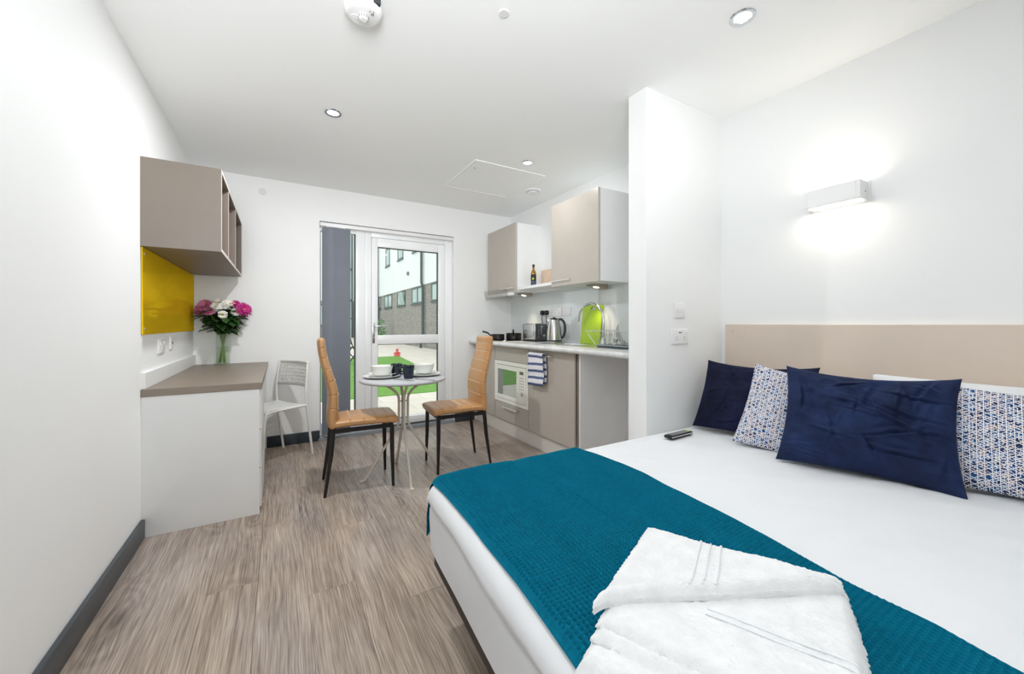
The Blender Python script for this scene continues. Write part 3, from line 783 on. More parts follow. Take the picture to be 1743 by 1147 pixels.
obj('lid', B().lathe([(.0, .2315), (.036, .2295), (.036, .236), (.012, .238), (.010, .246), (0, .247)], (kx, ky, WZ1), 24), M['black'], kt)
obj('spout', B().prism([(-.03, .195), (-.078, .222), (-.078, .226), (-.03, .226)], 'Y', -.014, .014, .003).xform(Matrix.Translation((kx, ky, WZ1)) @ Matrix.Rotation(R(-35), 4, 'Z')), M['steel'], kt)
# lime chopping board leaning on the splashback
cbd = thing('chopping_board', 'lime green plastic chopping board leaning on the splashback', 'chopping board', (2.36, 2.63, WZ1+.004))
o = B(); y0, y1, hgt = 2.515, 2.765, .345
hy0, hy1, hz0, hz1 = 2.595, 2.66, .305, .325
for q in ((y0, y1, 0, hz0), (y0, y1, hz1, hgt), (y0, hy0, hz0, hz1), (hy1, y1, hz0, hz1)): o.box(0, .008, q[0], q[1], q[2], q[3])
bmesh.ops.remove_doubles(o.bm, verts=o.bm.verts, dist=1e-5)
o.xform(Matrix.Translation((2.358, 0, WZ1+.005)) @ Matrix.Rotation(R(6.5), 4, 'Y'))
obj('board_panel', o, M['lime'], cbd)
# dish rack
rk = thing('dish_rack', 'chrome wire dish rack on the drainer', 'dish rack', (2.22, 2.13, WZ1+.004))
rx0, rx1, ry0, ry1, rt, rb = 2.10, 2.355, 1.86, 2.39, 1.048, .938
obj('drip_tray', B().box(rx0+.01, rx1-.01, ry0+.05, ry1-.11, WZ1+.004, WZ1+.024, .006, 2), M['tealtray'], rk)
bx0, bx1, by0, by1 = rx0+.012, rx1-.012, ry0+.05, ry1-.10
obj('top_rail', B().tube([(rx0, ry0, rt), (rx1, ry0, rt), (rx1, ry1, rt), (rx0, ry1, rt)], .003, 8, closed=True), M['chrome'], rk)
obj('bottom_rail', B().tube([(bx0, by0, rb), (bx1, by0, rb), (bx1, by1, rb), (bx0, by1, rb)], .003, 8, closed=True), M['chrome'], rk)
ft = B()
for (a, b_, c_, d_) in ((rx0, ry1, bx0, by1), (rx1, ry1, bx1, by1), (rx0, ry0, bx0, by0), (rx1, ry0, bx1, by0)):
    ft.tube([(a, b_, rt), (c_, d_, rb), (c_, d_-.01 if b_ > 2 else d_+.01, WZ1+.0265)], .003, 8)
obj('corner_posts', ft, M['chrome'], rk)
for k in range(15):
    f = (k+.5)/15; yt = ry0+(ry1-.14-ry0)*f; yo = by0+(by1-.03-by0)*f
    obj('wire', B().tube([(rx0, yt, rt), (bx0, yo, rb), (bx0+.11, yo, rb-.004), (bx1, yo, rb), (rx1, yt, rt)], .0018, 6), M['chrome'], rk)
for k in range(3):
    xx = rx0+.06+k*.065
    obj('wire', B().tube([(xx, ry1, rt), (xx*.5+.5*(bx0+.05+k*.06), by1, rb)], .0018, 6), M['chrome'], rk)
def disc_plate(name, label, c, r, tilt, group, mat=None):
    t = tag(obj(name, B().lathe([(0, 0), (r*.55, 0), (r*.62, .004), (r, .017), (r, .019), (r*.6, .007), (0, .004)], (0, 0, 0), 40), mat or M['china']), label, 'plate', group)
    t.location = c; t.rotation_euler = tilt; return t
disc_plate('dinner_plate', 'large white dinner plate standing on edge in the dish rack', (2.25, 2.045, 1.066), .128, (R(82), 0, R(-14)), 'plates in the dish rack')
disc_plate('side_plate', 'smaller white plate standing in the rack before the large one', (2.23, 2.10, 1.028), .092, (R(78), 0, R(-14)), 'plates in the dish rack')
cupz = rb+.003
tag(obj('tumbler', B().lathe([(.026, 0), (.033, .085), (.031, .085), (.0245, .003), (0, .003), (0, 0), (.026, 0)], (2.175, 2.235, cupz), 24), M['vaseglass']), 'clear drinking glass standing in the dish rack', 'glass')
tag(obj('egg_cup', B().lathe([(0, 0), (.022, 0), (.012, .012), (.014, .02), (.028, .045), (.026, .045), (.010, .022), (0, .022)], (2.245, 2.215, cupz), 24), M['china']), 'small white cup in the dish rack behind the glass', 'cup')
# tea towel over the door handle
def tea_towel():
    xs = XD-.034; zt = .842; L1, L2 = .262, .245
    path = []
    n = 26
    for k in range(n+1): path.append((xs-.010-.004*math.sin(k*.5), zt-L1+L1*k/n, k*L1/n))
    for k in range(1, 8):
        a = PI*k/8; path.append((xs-.010*math.cos(a), zt+.010*math.sin(a), L1+.004*k))
    for k in range(n+1): path.append((xs+.012, zt-L2*k/n, L1+.032+L2*k/n))
    ys = np.linspace(2.672, 2.902, 22); V, F, UV = [], [], []
    for j, y in enumerate(ys):
        e = (y-2.672)/.23
        for (px, pz, sl) in path:
            wob = .006*math.sin(e*9+pz*12)*(1 if px < xs else .2) - (.010*max(0, 1-e*6) if px < xs else 0)
            V.append((px+wob - (.004 if px < xs else 0), y+.004*math.sin(pz*25), pz-.012*e*(1 if pz < zt-.05 else 0))); UV.append((y, sl))
    m = len(path)
    for j in range(len(ys)-1):
        for k in range(m-1): F.append((j*m+k, j*m+k+1, (j+1)*m+k+1, (j+1)*m+k))
    o = obj('tea_towel', (V, F, UV), M['teatowel'])
    md = o.modifiers.new('thick', 'SOLIDIFY'); md.thickness = .004; md.offset = 0
    return tag(o, 'white tea towel with blue stripes folded over the cabinet handle', 'tea towel')
tea_towel()

# ------------------------------------------------------------ kitchen wall units
XU = 2.092; UZ0, UZ1 = 1.434, 2.150
def wall_unit(label, y0, y1, hy0, hy1):
    t = thing('wall_cabinet', label, 'cabinet', (XR, (y0+y1)/2, UZ0))
    obj('carcass', B().box(XU+.022, XR-.001, y0, y1, UZ0, UZ1, .001, 1), M['white'], t)
    d = obj('door', B().box(XU, XU+.020, y0+.001, y1-.001, UZ0-.004, UZ1, .0015, 1), M['cashmere'], t)
    handle(d, hy0, hy1, UZ0+.040, XU, -.026)
    return t
wall_unit('taupe fronted wall cabinet in the corner beside the glazed door', 3.462, 4.085, 3.48, 3.74)
wall_unit('taupe fronted wall cabinet above the dish rack', 2.240, 2.842, 2.565, 2.825)
tag(obj('shelf', B().box(2.112, XR-.001, 2.8425, 3.4615, 1.452, 1.480, .001, 1), M['white']), 'white open shelf between the two kitchen wall cabinets', 'shelf')
tag(obj('shelf_rail', B().box(2.30, XR-.001, 2.8425, 3.4615, UZ0-.002, 1.4515, .001, 1), M['white']), 'white batten under the open kitchen shelf', 'batten')
vs = thing('extractor_visor', 'smoky glass visor under the corner wall cabinet', 'cooker hood', (2.0, 3.85, 1.40))
o = B().box(0, .005, 3.56, 4.08, 0, .105); o.xform(Matrix.Translation((2.06, 0, 1.372)) @ Matrix.Rotation(R(-14), 4, 'Y'))
obj('visor', o, M['visor'], vs)
obj('visor_rail', B().box(2.064, 2.10, 3.50, 4.07, 1.400, 1.4295, .002, 1), M['whiteplastic'], vs)
def under_light(label, x0, x1, yc):
    t = thing('under_cabinet_light', label, 'lamp', ((x0+x1)/2, yc, UZ0), group='wedge lamps under the wall cabinets')
    obj('housing', B().prism([(x0, UZ0-.012), (x0, UZ0-.0005), (x1, UZ0-.0005), (x1, UZ0-.036), (x1-.02, UZ0-.036)], 'Y', yc-.055, yc+.055, .001), M['greybox'], t)
    ang = math.atan2(.024, x1-.02-x0)
    o = B().lathe([(0, -.002), (.024, -.002), (.026, 0)], (0, 0, 0), 20).xform(Matrix.Translation(((x0+x1-.02)/2, yc, UZ0-.0245)) @ Matrix.Rotation(ang, 4, 'Y'))
    obj('lens', o, M['warm_lens'], t)
    light('under_cabinet_beam', 'SPOT', ((x0+x1)/2+.012, yc, UZ0-.045), 6.0, t, (1, .82, .55), spot_size=R(95), spot_blend=.7, shadow_soft_size=.02, rot=(0, R(14), 0))
under_light('warm wedge lamp under the corner wall cabinet', 2.225, 2.355, 3.60)
under_light('warm wedge lamp over the lime chopping board', 2.235, 2.375, 2.485)
bt = thing('oil_bottle', 'slim bottle of olive oil with a dark label on the shelf', 'bottle', (2.25, 3.365, 1.480))
bc = (2.25, 3.365, 1.4805)
obj('glass_body', B().lathe([(0, 0), (.026, 0), (.027, .004), (.027, .140), (.022, .160), (.011, .180), (.011, .205), (0, .205)], bc, 24), M['olive_oil'], bt)
obj('cap', B().lathe([(0, .2055), (.0125, .2055), (.0125, .232), (0, .232)], bc, 20), M['cap'], bt)
lb = obj('label', B().lathe([(.0273, .008), (.0278, .008), (.0278, .128), (.0273, .128)], bc, 24), M['bottle_label'], bt)
obj('label_band', B().lathe([(.0279, .030), (.0282, .030), (.0282, .062), (.0279, .062)], bc, 24), M['label_blue'], lb)
o = B().lathe([(0, .0014), (.011, .0010), (.011, 0)], (0, 0, 0), 16).xform(Matrix.Translation((bc[0]-.0192, bc[1]-.0205, bc[2]+.084)) @ Matrix.Rotation(R(-133.0), 4, 'Z') @ Matrix.Rotation(R(90), 4, 'Y'))
obj('label_spot', o, M['label_olive'], lb)
tag(obj('wooden_board', B().box(2.392, 2.408, 3.10, 3.432, 1.4805, 1.668, .004, 2), M['wood']), 'pale wooden board leaning at the back of the open shelf', 'board')

# ------------------------------------------------------------ dining table and chairs
TX, TY = .778, 2.872
tb = thing('round_table', 'small round grey bistro table with bent tube legs', 'table', (TX, TY, 0), R(-4))
obj('tabletop', B().lathe([(0, .688), (.292, .688), (.302, .693), (.305, .700), (.302, .707), (.295, .710), (0, .710)], n=72), M['tablegrey'], tb, local=True)
for k in range(4):
    a = k*PI/2; ca, sa = math.cos(a), math.sin(a)
    pr = [(.165, .685), (.12, .660), (.062, .615), (.036, .575), (.032, .54), (.032, .42), (.034, .385), (.052, .345), (.16, .172), (.262, .010), (.285, .006)]
    lg = obj('leg', B().tube(catmull([(r_*ca, r_*sa, z_) for r_, z_ in pr], 4), .0095, 10), M['taupetube'], tb, local=True)
    obj('foot_pad', B().lathe([(0, 0), (.015, 0), (.015, .004), (0, .005)], (.285*ca, .285*sa, 0), 14), M['taupetube'], lg, local=True)
for z_ in (.42, .54):
    obj('bolt', B().tube([(-.032, 0, z_), (.032, 0, z_)], .004, 8).tube([(0, -.032, z_), (0, .032, z_)], .004, 8), M['steel'], tb, local=True)

def loft(path, wid, thk, groove=(), gd=.004, n=28, p=3.2, cap=.018):
    """padded slab swept along a curve in the local XZ plane; width along Y; groove = seam positions along the length (0..1)"""
    pts = catmull([(x, 0, z) for x, z in path], 40)
    cum = [0]
    for a, b in zip(pts, pts[1:]): cum.append(cum[-1]+(b-a).length)
    L = cum[-1]; V, F, rings = [], [], 0
    st = []
    for i in range(len(pts)): st.append((pts[i], cum[i]/L, cum[i]))
    for i, (q, f, s_) in enumerate(st):
        a = pts[max(i-1, 0)]; b = pts[min(i+1, len(pts)-1)]
        tg = (b-a).normalized(); nr = Vector((-tg.z, 0, tg.x))
        e = min(s_, L-s_); k = 1.0
        if e < cap: k = math.sqrt(max(0.0, 1-(1-e/cap)**2))*.5+.5
        w = wid(f)/2*(1-(1-k)*.14); t_ = thk(f)/2*k
        gi = 0
        for g in groove: gi = max(gi, math.exp(-((s_-g*L)/.0035)**2))
        for j in range(n):
            an = 2*PI*j/n; ca, sa = math.cos(an), math.sin(an)
            cy = math.copysign(abs(ca)**(2/p), ca); cz = math.copysign(abs(sa)**(2/p), sa)
            V.append(q + Vector((0, cy*(w-gi*gd*.5), 0)) + nr*(cz*(t_-gi*gd)))
    for i in range(len(st)-1):
        for j in range(n):
            F.append((i*n+j, i*n+(j+1) % n, (i+1)*n+(j+1) % n, (i+1)*n+j))
    F.append(tuple(range(n))[::-1]); F.append(tuple((len(st)-1)*n+j for j in range(n)))
    return [tuple(v) for v in V], F, None

def seam_lines(path, wid, thk, groove, side):
    pts = catmull([(x, 0, z) for x, z in path], 40); cum = [0]
    for a, b in zip(pts, pts[1:]): cum.append(cum[-1]+(b-a).length)
    b_ = B()
    for g in groove:
        i = min(range(len(pts)), key=lambda k: abs(cum[k]-g*cum[-1])); f = cum[i]/cum[-1]
        tg = (pts[min(i+1, len(pts)-1)]-pts[max(i-1, 0)]).normalized(); nr = Vector((-tg.z, 0, tg.x))*side
        w = wid(f)/2*.90; q = pts[i]+nr*(thk(f)/2-.0022)
        b_.tube([q+Vector((0, -w, 0)), q+Vector((0, w, 0))], .0016, 6)
    return b_

def dining_chair(label, loc, rz):
    t = thing('dining_chair', label, 'chair', loc, rz, 'tan dining chairs at the round table')
    sp_ = [(-.165, .448), (-.06, .452), (.06, .453), (.16, .452), (.245, .446)]; sg = (.27, .47, .66, .84)
    sw = lambda f: .335+.035*f; stk = lambda f: .062
    obj('seat', loft(sp_, sw, stk, sg), M['tan'], t, local=True)
    bp = [(-.160, .425), (-.160, .50), (-.155, .58), (-.158, .66), (-.178, .75), (-.204, .84), (-.222, .93), (-.228, 1.005)]; bgv = (.22, .37, .52, .66, .79, .90)
    bw_ = lambda f: .345-.055*f; bt_ = lambda f: .066+.006*math.sin(PI*min(1, f*1.7))-.016*f
    obj('backrest', loft(bp, bw_, bt_, bgv, p=3.0, cap=.028), M['tan'], t, local=True)
    obj('seat_stitching', seam_lines(sp_, sw, stk, sg, 1), M['stitch'], t, local=True)
    obj('back_stitching', seam_lines(bp, bw_, bt_, bgv, -1), M['stitch'], t, local=True)
    obj('seat_frame', B().box(-.165, .215, -.165, -.143, .398, .422).box(-.165, .215, .143, .165, .398, .422).box(.193, .215, -.143, .143, .398, .422).box(-.165, -.143, -.143, .143, .398, .422), M['blackmetal'], t, local=True)
    for s_ in (-1, 1):
        obj('leg', B().tube([(.207, s_*.155, .412), (.208, s_*.158, .25), (.214, s_*.166, 0)], [.0155, .0145, .009], 12), M['blackmetal'], t, local=True)
        obj('leg', B().tube([(-.158, s_*.150, .425), (-.172, s_*.155, .26), (-.208, s_*.166, 0)], [.0155, .0145, .009], 12), M['blackmetal'], t, local=True)
    return t
ch = dining_chair('tan padded high back dining chair on the desk side of the round table', (.464, 2.897, 0), R(-3.5))
dup(ch, 'tan padded high back dining chair on the kitchen side of the round table', (1.222, 2.902, 0), R(180-3.5))

# crockery
TZ = .710
def place_setting(cx, cy, which):
    tag(obj('dinner_plate', B().lathe([(0, 0), (.075, 0), (.082, .003), (.130, .013), (.130, .016), (.080, .006), (0, .005)], (cx, cy, TZ+.0003), 48), M['china']),
        'large white dinner plate lowest in the place setting on the ' + which + ' side of the table', 'plate', 'dinner plates on the table')
    tag(obj('side_plate', B().lathe([(0, 0), (.055, 0), (.060, .003), (.098, .013), (.098, .016), (.058, .006), (0, .005)], (cx+.005, cy+.006, TZ+.0150), 48), M['china']),
        'smaller white plate between bowl and dinner plate on the ' + which + ' side', 'plate', 'side plates on the table')
    tag(obj('bowl', B().lathe([(0, 0), (.054, 0), (.061, .006), (.071, .030), (.079, .064), (.0755, .064), (.067, .030), (.055, .010), (0, .008)], (cx+.004, cy+.010, TZ+.0218), 48), M['china']),
        'white cereal bowl on the stacked plates on the ' + which + ' side', 'bowl', 'bowls on the table')
place_setting(.640, 2.945, 'desk')
place_setting(.945, 2.915, 'kitchen')
def mug(label, x, y, a):
    t = thing('mug', label, 'mug', (x, y, TZ), group='navy mugs on the table')
    obj('mug_body', B().lathe([(0, 0), (.030, 0), (.033, .006), (.043, .092), (.040, .093), (.030, .010), (0, .008)], (x, y, TZ+.0003), 36), M['navychina'], t)
    ca, sa = math.cos(a), math.sin(a)
    p = [(x+ca*r_, y+sa*r_, TZ+z_) for r_, z_ in ((.040, .080), (.062, .083), (.074, .072), (.070, .048), (.052, .034), (.036, .036))]
    obj('mug_handle', B().tube(catmull(p, 5), .0058, 10), M['navychina'], t)
mug('navy mug nearer the bed with its handle turned to the desk', .795, 2.800, R(165))
mug('navy mug further back beside the desk side bowl', .752, 2.965, R(-25))
def cutlery(name, label, x0, y0, x1, y1, fork):
    t = thing(name, label, 'cutlery', (x0, y0, TZ), group='cutlery on the round table')
    d_ = Vector((x1-x0, y1-y0, 0)); d_.normalize(); n_ = Vector((-d_.y, d_.x, 0)); p0 = Vector((x0, y0, TZ+.0028))
    obj('cutlery_handle', B().tube([p0, p0+d_*.06, p0+d_*.11], [.0026, .0026, .0018], 8), M['steel'], t)
    b = B()
    if fork:
        for k in (-1, 0, 1): b.tube([p0+d_*.108+n_*.002*k, p0+d_*.125+n_*.006*k, p0+d_*.165+n_*.006*k], .0016, 6)
    else: b.tube([p0+d_*.108, p0+d_*.13, p0+d_*.18], [.002, .0027, .0012], 8)
    obj('tines' if fork else 'blade', b, M['steel'], t)
cutlery('fork', 'steel fork on the table beside the kitchen side plates', .826, 2.735, .900, 2.600+.03, True)
cutlery('knife', 'steel knife on the table beside the desk side plates', .690, 2.800, .770, 2.655+.03, False)

# ------------------------------------------------------------ white perforated chair by the desk
def perforated(nx, ny, w, h, hole, fn):
    """sheet of nx*ny cells, each with a square hole; fn maps (u,v) to a point"""
    V, F = [], []; idx = {}
    def vid(u, v):
        k = (round(u, 5), round(v, 5))
        if k not in idx: idx[k] = len(V); V.append(tuple(fn(u, v)))
        return idx[k]
    cw, chh = w/nx, h/ny
    for i in range(nx):
        for j in range(ny):
            u0, u1, v0_, v1 = i*cw, (i+1)*cw, j*chh, (j+1)*chh
            a, b, c, d = vid(u0, v0_), vid(u1, v0_), vid(u1, v1), vid(u0, v1)
            if 0 < i < nx-1 and 0 < j < ny-1:
                mu, mv = cw*(1-hole)/2, chh*(1-hole)/2
                e, f, g, hh = vid(u0+mu, v0_+mv), vid(u1-mu, v0_+mv), vid(u1-mu, v1-mv), vid(u0+mu, v1-mv)
                F += [(a, b, f, e), (b, c, g, f), (c, d, hh, g), (d, a, e, hh)]
            else: F.append((a, b, c, d))
    return V, F, None
wc = thing('side_chair', 'white metal chair with perforated seat and back tucked at the desk', 'chair', (-.053, 3.761, 0), R(-146))
def seatf(u, v):
    x_ = -.19+u; y_ = v-.19
    z_ = .432+.010*u/.38 - .012*(1-(y_/.19)**2)
    e = u-.33
    if e > 0: z_ -= e*e*9; x_ -= e*.25
    return (x_, y_*(1+.05*u/.38), z_)
o = obj('seat', perforated(16, 16, .39, .38, .5, seatf), M['whitemetal'], wc, local=True)
md = o.modifiers.new('thick', 'SOLIDIFY'); md.thickness = .006
def backf(u, v):
    y_ = u-.19; f = v/.20
    return (-.163-.026*f-.028*(1-(y_/.19)**2), y_*(1.0-.05*f*f*f), .575+v)
o = obj('backrest', perforated(13, 7, .38, .20, .5, backf), M['whitemetal'], wc, local=True)
md = o.modifiers.new('thick', 'SOLIDIFY'); md.thickness = .006
for s_ in (-1, 1):
    obj('leg', B().tube(catmull([(-.226, s_*.188, .0), (-.196, s_*.190, .22), (-.170, s_*.191, .42), (-.164, s_*.191, .56), (-.176, s_*.187, .70), (-.186, s_*.180, .765)], 5), .0098, 10), M['whitemetal'], wc, local=True)
    obj('leg', B().tube(catmull([(.205, s_*.205, .0), (.198, s_*.200, .20), (.180, s_*.195, .385), (.150, s_*.192, .418), (.05, s_*.191, .424), (-.172, s_*.190, .424)], 5), .0098, 10), M['whitemetal'], wc, local=True)
obj('back_rail', B().tube(catmull([(-.186, -.180, .765), (-.194, -.165, .778), (-.214, 0, .780), (-.194, .165, .778), (-.186, .180, .765)], 6), .0098, 10), M['whitemetal'], wc, local=True)

# ------------------------------------------------------------ vase and flowers
VX, VY, VZ = -.405, 4.025, .764
va = thing('flower_vase', 'clear cylindrical glass vase holding the bunch of flowers on the desk', 'vase', (VX, VY, VZ))
obj('vase_glass', B().lathe([(0, 0), (.045, 0), (.047, .004), (.047, .285), (.0445, .285), (.0445, .010), (0, .010)], (VX, VY, VZ+.0003), 36), M['vaseglass'], va)
obj('water', B().lathe([(0, .0105), (.044, .0105), (.044, .150), (0, .150)], (VX, VY, VZ), 30), M['water'], va)
def petals(b, c, n, r, w, lift, ax, droop=0.0, tilt=0.0, r0=.004):
    """ring of lance-shaped petals about the axis ax at c"""
    ax = Vector(ax).normalized(); q = ax.to_track_quat('Z', 'Y').to_matrix().to_4x4(); T = Matrix.Translation(c) @ q
    for k in range(n):
        a = 2*PI*(k+random.uniform(-.2, .2))/n+tilt; rr = r*random.uniform(.88, 1.05); ca, sa = math.cos(a), math.sin(a)
        rows = []
        for f, wf in ((0, .35), (.35, .85), (.7, 1.0), (.92, .65), (1, .25)):
            rad = r0+(rr-r0)*f; z_ = lift*rr*f - droop*rr*f*f; hw = w*wf/2
            rows.append([b.bm.verts.new(T @ Vector((ca*rad-sa*s_*hw, sa*rad+ca*s_*hw, z_+(.12*hw if s_ else 0)))) for s_ in (-1, 0, 1)])
        for u_, v_ in zip(rows, rows[1:]):
            for m in (0, 1): b.bm.faces.new((u_[m], u_[m+1], v_[m+1], v_[m]))
def leafblade(b, p0, d_, l, w):
    d_ = Vector(d_).normalized(); p0 = Vector(p0); sdir = d_.cross(Vector((0, 0, 1)))
    sdir = sdir.normalized() if sdir.length > .01 else Vector((1, 0, 0)); rows = []
    for f, wf in ((0, .15), (.15, .5), (.3, 1.0), (.42, .55), (.55, .95), (.68, .5), (.8, .75), (.92, .3), (1, .05)):
        c = p0+d_*l*f+Vector((0, 0, -.35*l*f*f)); rows.append([b.bm.verts.new(c+sdir*(s_*w/2*wf)+Vector((0, 0, .15*w*wf if s_ else 0))) for s_ in (-1, 0, 1)])
    for u_, v_ in zip(rows, rows[1:]):
        for m in (0, 1): b.bm.faces.new((u_[m], u_[m+1], v_[m+1], v_[m]))
def flower(label, head, axis, r, kind):
    base = Vector((VX-(head[0]-VX)*.25+random.uniform(-.012, .012), VY+random.uniform(-.024, .024), VZ+.018)); head = Vector((VX+(head[0]-VX)*1.38, VY+(head[1]-VY)*1.15, VZ+(head[2]-VZ)*1.12+.072)); r *= 1.18
    t = thing('chrysanthemum', label, 'flower', base, group='cut flowers in the vase')
    mid = Vector((VX+(head.x-VX)*.18, VY+(head.y-VY)*.18, VZ+.275))
    path = catmull([base, mid, mid.lerp(head, .55)+Vector((0, 0, .015)), head], 6)
    obj('stem', B().tube(path, .0038, 7), M['stem'], t)
    b = B()
    if kind == 'daisy':
        petals(b, head, 16, r, r*.36, .12, axis, .1, 0, r*.2); petals(b, head+Vector(axis).normalized()*.002, 14, r*.85, r*.34, .28, axis, .1, .2, r*.2)
    else:
        petals(b, head, 22, r, r*.24, .10, axis, .25); petals(b, head+Vector(axis).normalized()*.003, 20, r*.86, r*.23, .38, axis, .2, .1)
        petals(b, head+Vector(axis).normalized()*.006, 15, r*.62, r*.22, .75, axis, .1, .25)
    mt = {'pink': M['pink'], 'magenta': M['magenta'], 'daisy': M['whitepetal'], 'white': M['whitepetal']}[kind]
    obj('petals', b, mt, t, smooth=60)
    ax = Vector(axis).normalized()
    o = B().lathe([(0, .006), (r*.16, .005), (r*.24, 0), (0, -.003)], (0, 0, 0), 14).xform(Matrix.Translation(head+ax*(.004 if kind == 'daisy' else .002)) @ ax.to_track_quat('Z', 'Y').to_matrix().to_4x4())
    obj('flower_centre', o, M['floret'], t)
    lb_ = B()
    for k in range(20):
        f = random.uniform(.35, .84); q = path[int(f*(len(path)-1))]
        a = random.uniform(0, 2*PI)
        dy_ = math.sin(a)*.8
        if q.y > VY+.005: dy_ = -abs(dy_)
        leafblade(lb_, q, (math.cos(a), dy_, random.uniform(-.1, .6)), random.uniform(.08, .14), random.uniform(.045, .075))
    obj('leaves', lb_, M['leaf'], t, smooth=60)
fz = VZ
flower('pink chrysanthemum at the wall side of the bunch, largest pink bloom', (VX-.085, VY-.030, fz+.365), (-.35, -.75, .55), .058, 'pink')
flower('pink chrysanthemum lowest at the wall side edge of the bunch', (VX-.112, VY-.020, fz+.335), (-.7, -.6, .25), .040, 'pink')
flower('pink chrysanthemum facing upward in front beneath the white blooms', (VX-.060, VY-.085, fz+.322), (-.1, -.45, .9), .042, 'pink')
flower('white double chrysanthemum at the top of the bunch', (VX-.018, VY-.010, fz+.392), (-.05, -.6, .8), .046, 'white')
flower('white chrysanthemum low beside the large pink bloom', (VX-.030, VY-.060, fz+.360), (-.2, -.8, .5), .040, 'white')
flower('white chrysanthemum at the top next to the magenta flowers', (VX+.032, VY-.025, fz+.382), (.25, -.8, .5), .042, 'white')
flower('white daisy with a green eye low in the middle of the bunch', (VX+.008, VY-.105, fz+.305), (0, -1, .15), .030, 'daisy')
flower('white daisy under the large magenta bloom', (VX+.068, VY-.055, fz+.325), (.45, -.85, .15), .034, 'daisy')
flower('large magenta chrysanthemum at the window side of the bunch', (VX+.108, VY-.050, fz+.345), (.45, -.85, .25), .054, 'magenta')
flower('small magenta chrysanthemum above the larger magenta bloom', (VX+.062, VY-.020, fz+.385), (.1, -.8, .6), .036, 'magenta')

# ------------------------------------------------------------ bed
BX0, BX1, BY0, BY1, BZ = .450, 2.392, .030, 1.455, .510
bd = thing('bed', 'small double bed frame, dark brown base under the white bedding', 'bed', (1.45, .74, 0))
def skew(x, y):
    return x + .068*(y-1.0)*max(0.0, 1-max(0.0, x-.45)/1.9)
def skewb(b):
    for v in b.bm.verts: v.co.x = skew(v.co.x, v.co.y)
    return b
obj('base', skewb(B().box(.476, 2.385, .05, 1.435, .185, .243, .004, 1)), M['darkbase'], bd)
obj('slat_deck', skewb(B().box(.500, 2.385, .06, 1.425, .2435, .262)), M['divan'], bd)
for lx in (.75, 1.45, 2.2):
    for ly in (.2, 1.28): obj('leg', B().lathe([(0, 0), (.022, 0), (.026, .185), (0, .185)], (lx, ly, 0), 14), M['black'], bd)
tag(obj('headboard', B().box(2.396, XR-.001, .02, 1.432, .42, 1.098, .002, 1), M['headboard']), 'wide beige headboard panel fixed on the wall behind the bed', 'headboard')
tag(obj('screw_cover', B().lathe([(0, -.003), (.008, -.002), (.009, 0)], (2.396, 1.385, 1.055), 14, 'X'), M['edge']), 'small pale screw cover near the headboard corner by the stub wall', 'screw cover')

def duvet():
    r, n = .06, 6
    # one rounded box, gridded finely, so that creases can be pressed into it
    xs = np.concatenate([[BX0 + r - r*math.cos(a) for a in np.linspace(0, PI/2, n+1)], np.linspace(BX0+r, BX1-.03, 120)[1:], [BX1-.01, BX1]])
    ys = np.concatenate([[BY0 + .05 - .05*math.cos(a) for a in np.linspace(0, PI/2, n+1)], np.linspace(BY0+.05, BY1-.05, 90)[1:-1], [BY1 - .05 + .05*math.sin(a) for a in np.linspace(0, PI/2, n+1)]])
    V, F = [], []; nx, ny = len(xs), len(ys)
    def drop(x, y):
        d = 0
        if x < BX0+r: d += r-math.sqrt(max(0, r*r-(BX0+r-x)**2))
        for e in (y-BY0, BY1-y):
            if e < .05: d += .05-math.sqrt(max(0, .05**2-(.05-e)**2))
        return min(d, .08)
    for x in xs:
        for y in ys:
            z = BZ-drop(x, y)
            if x > BX0+r+.05 and .07 < y < 1.40:
                k = min(1, (x-BX0-r-.05)/.3)
                q = noise.noise((x*5.5+y*6.0, y*2.2-x*1.6, 1.7)); q2 = noise.noise((x*2.2, y*2.5, 4.1))
                z += k*(.008*(1-abs(q)*2.4)*(.6+q2) + .004*q2) - k*.003
            V.append((x, y, z))
    for i in range(nx-1):
        for j in range(ny-1): F.append((i*ny+j, (i+1)*ny+j, (i+1)*ny+j+1, i*ny+j+1))
    # sides
    per = [(i, 0) for i in range(nx)] + [(nx-1, j) for j in range(1, ny)] + [(i, ny-1) for i in range(nx-2, -1, -1)] + [(0, j) for j in range(ny-2, 0, -1)]
    low = [V[i*ny+j] for i, j in per]; m = len(per); prev = [i*ny+j for i, j in per]
    for zt, ins in ((.445, 0), (.430, .003), (.417, .012), (.408, .016), (.395, .013), (.36, .012), (.31, .014), (.238, .017)):
        cur = []
        for (x, y, z), pv in zip(low, prev):
            x2 = x+ins if x < BX0+r else x; wob = .004*noise.noise((y*4, zt*9, 2)) if x < BX0+r else 0
            zz = zt + (.012*noise.noise((y*3, 0, 9)) if .39 < zt < .44 else 0)
            cur.append(len(V)); V.append((x2+wob, y, min(zz, z)))
        for k in range(m): F.append((prev[k], cur[k], cur[(k+1) % m], prev[(k+1) % m]))
        prev = cur
    F.append(tuple(prev))
    V = [(skew(x, y), y, z) for x, y, z in V]
    return V, F, None
tag(obj('duvet', duvet(), M['linen'], smooth=60), 'smooth white bedding covering the whole bed', 'bedding')

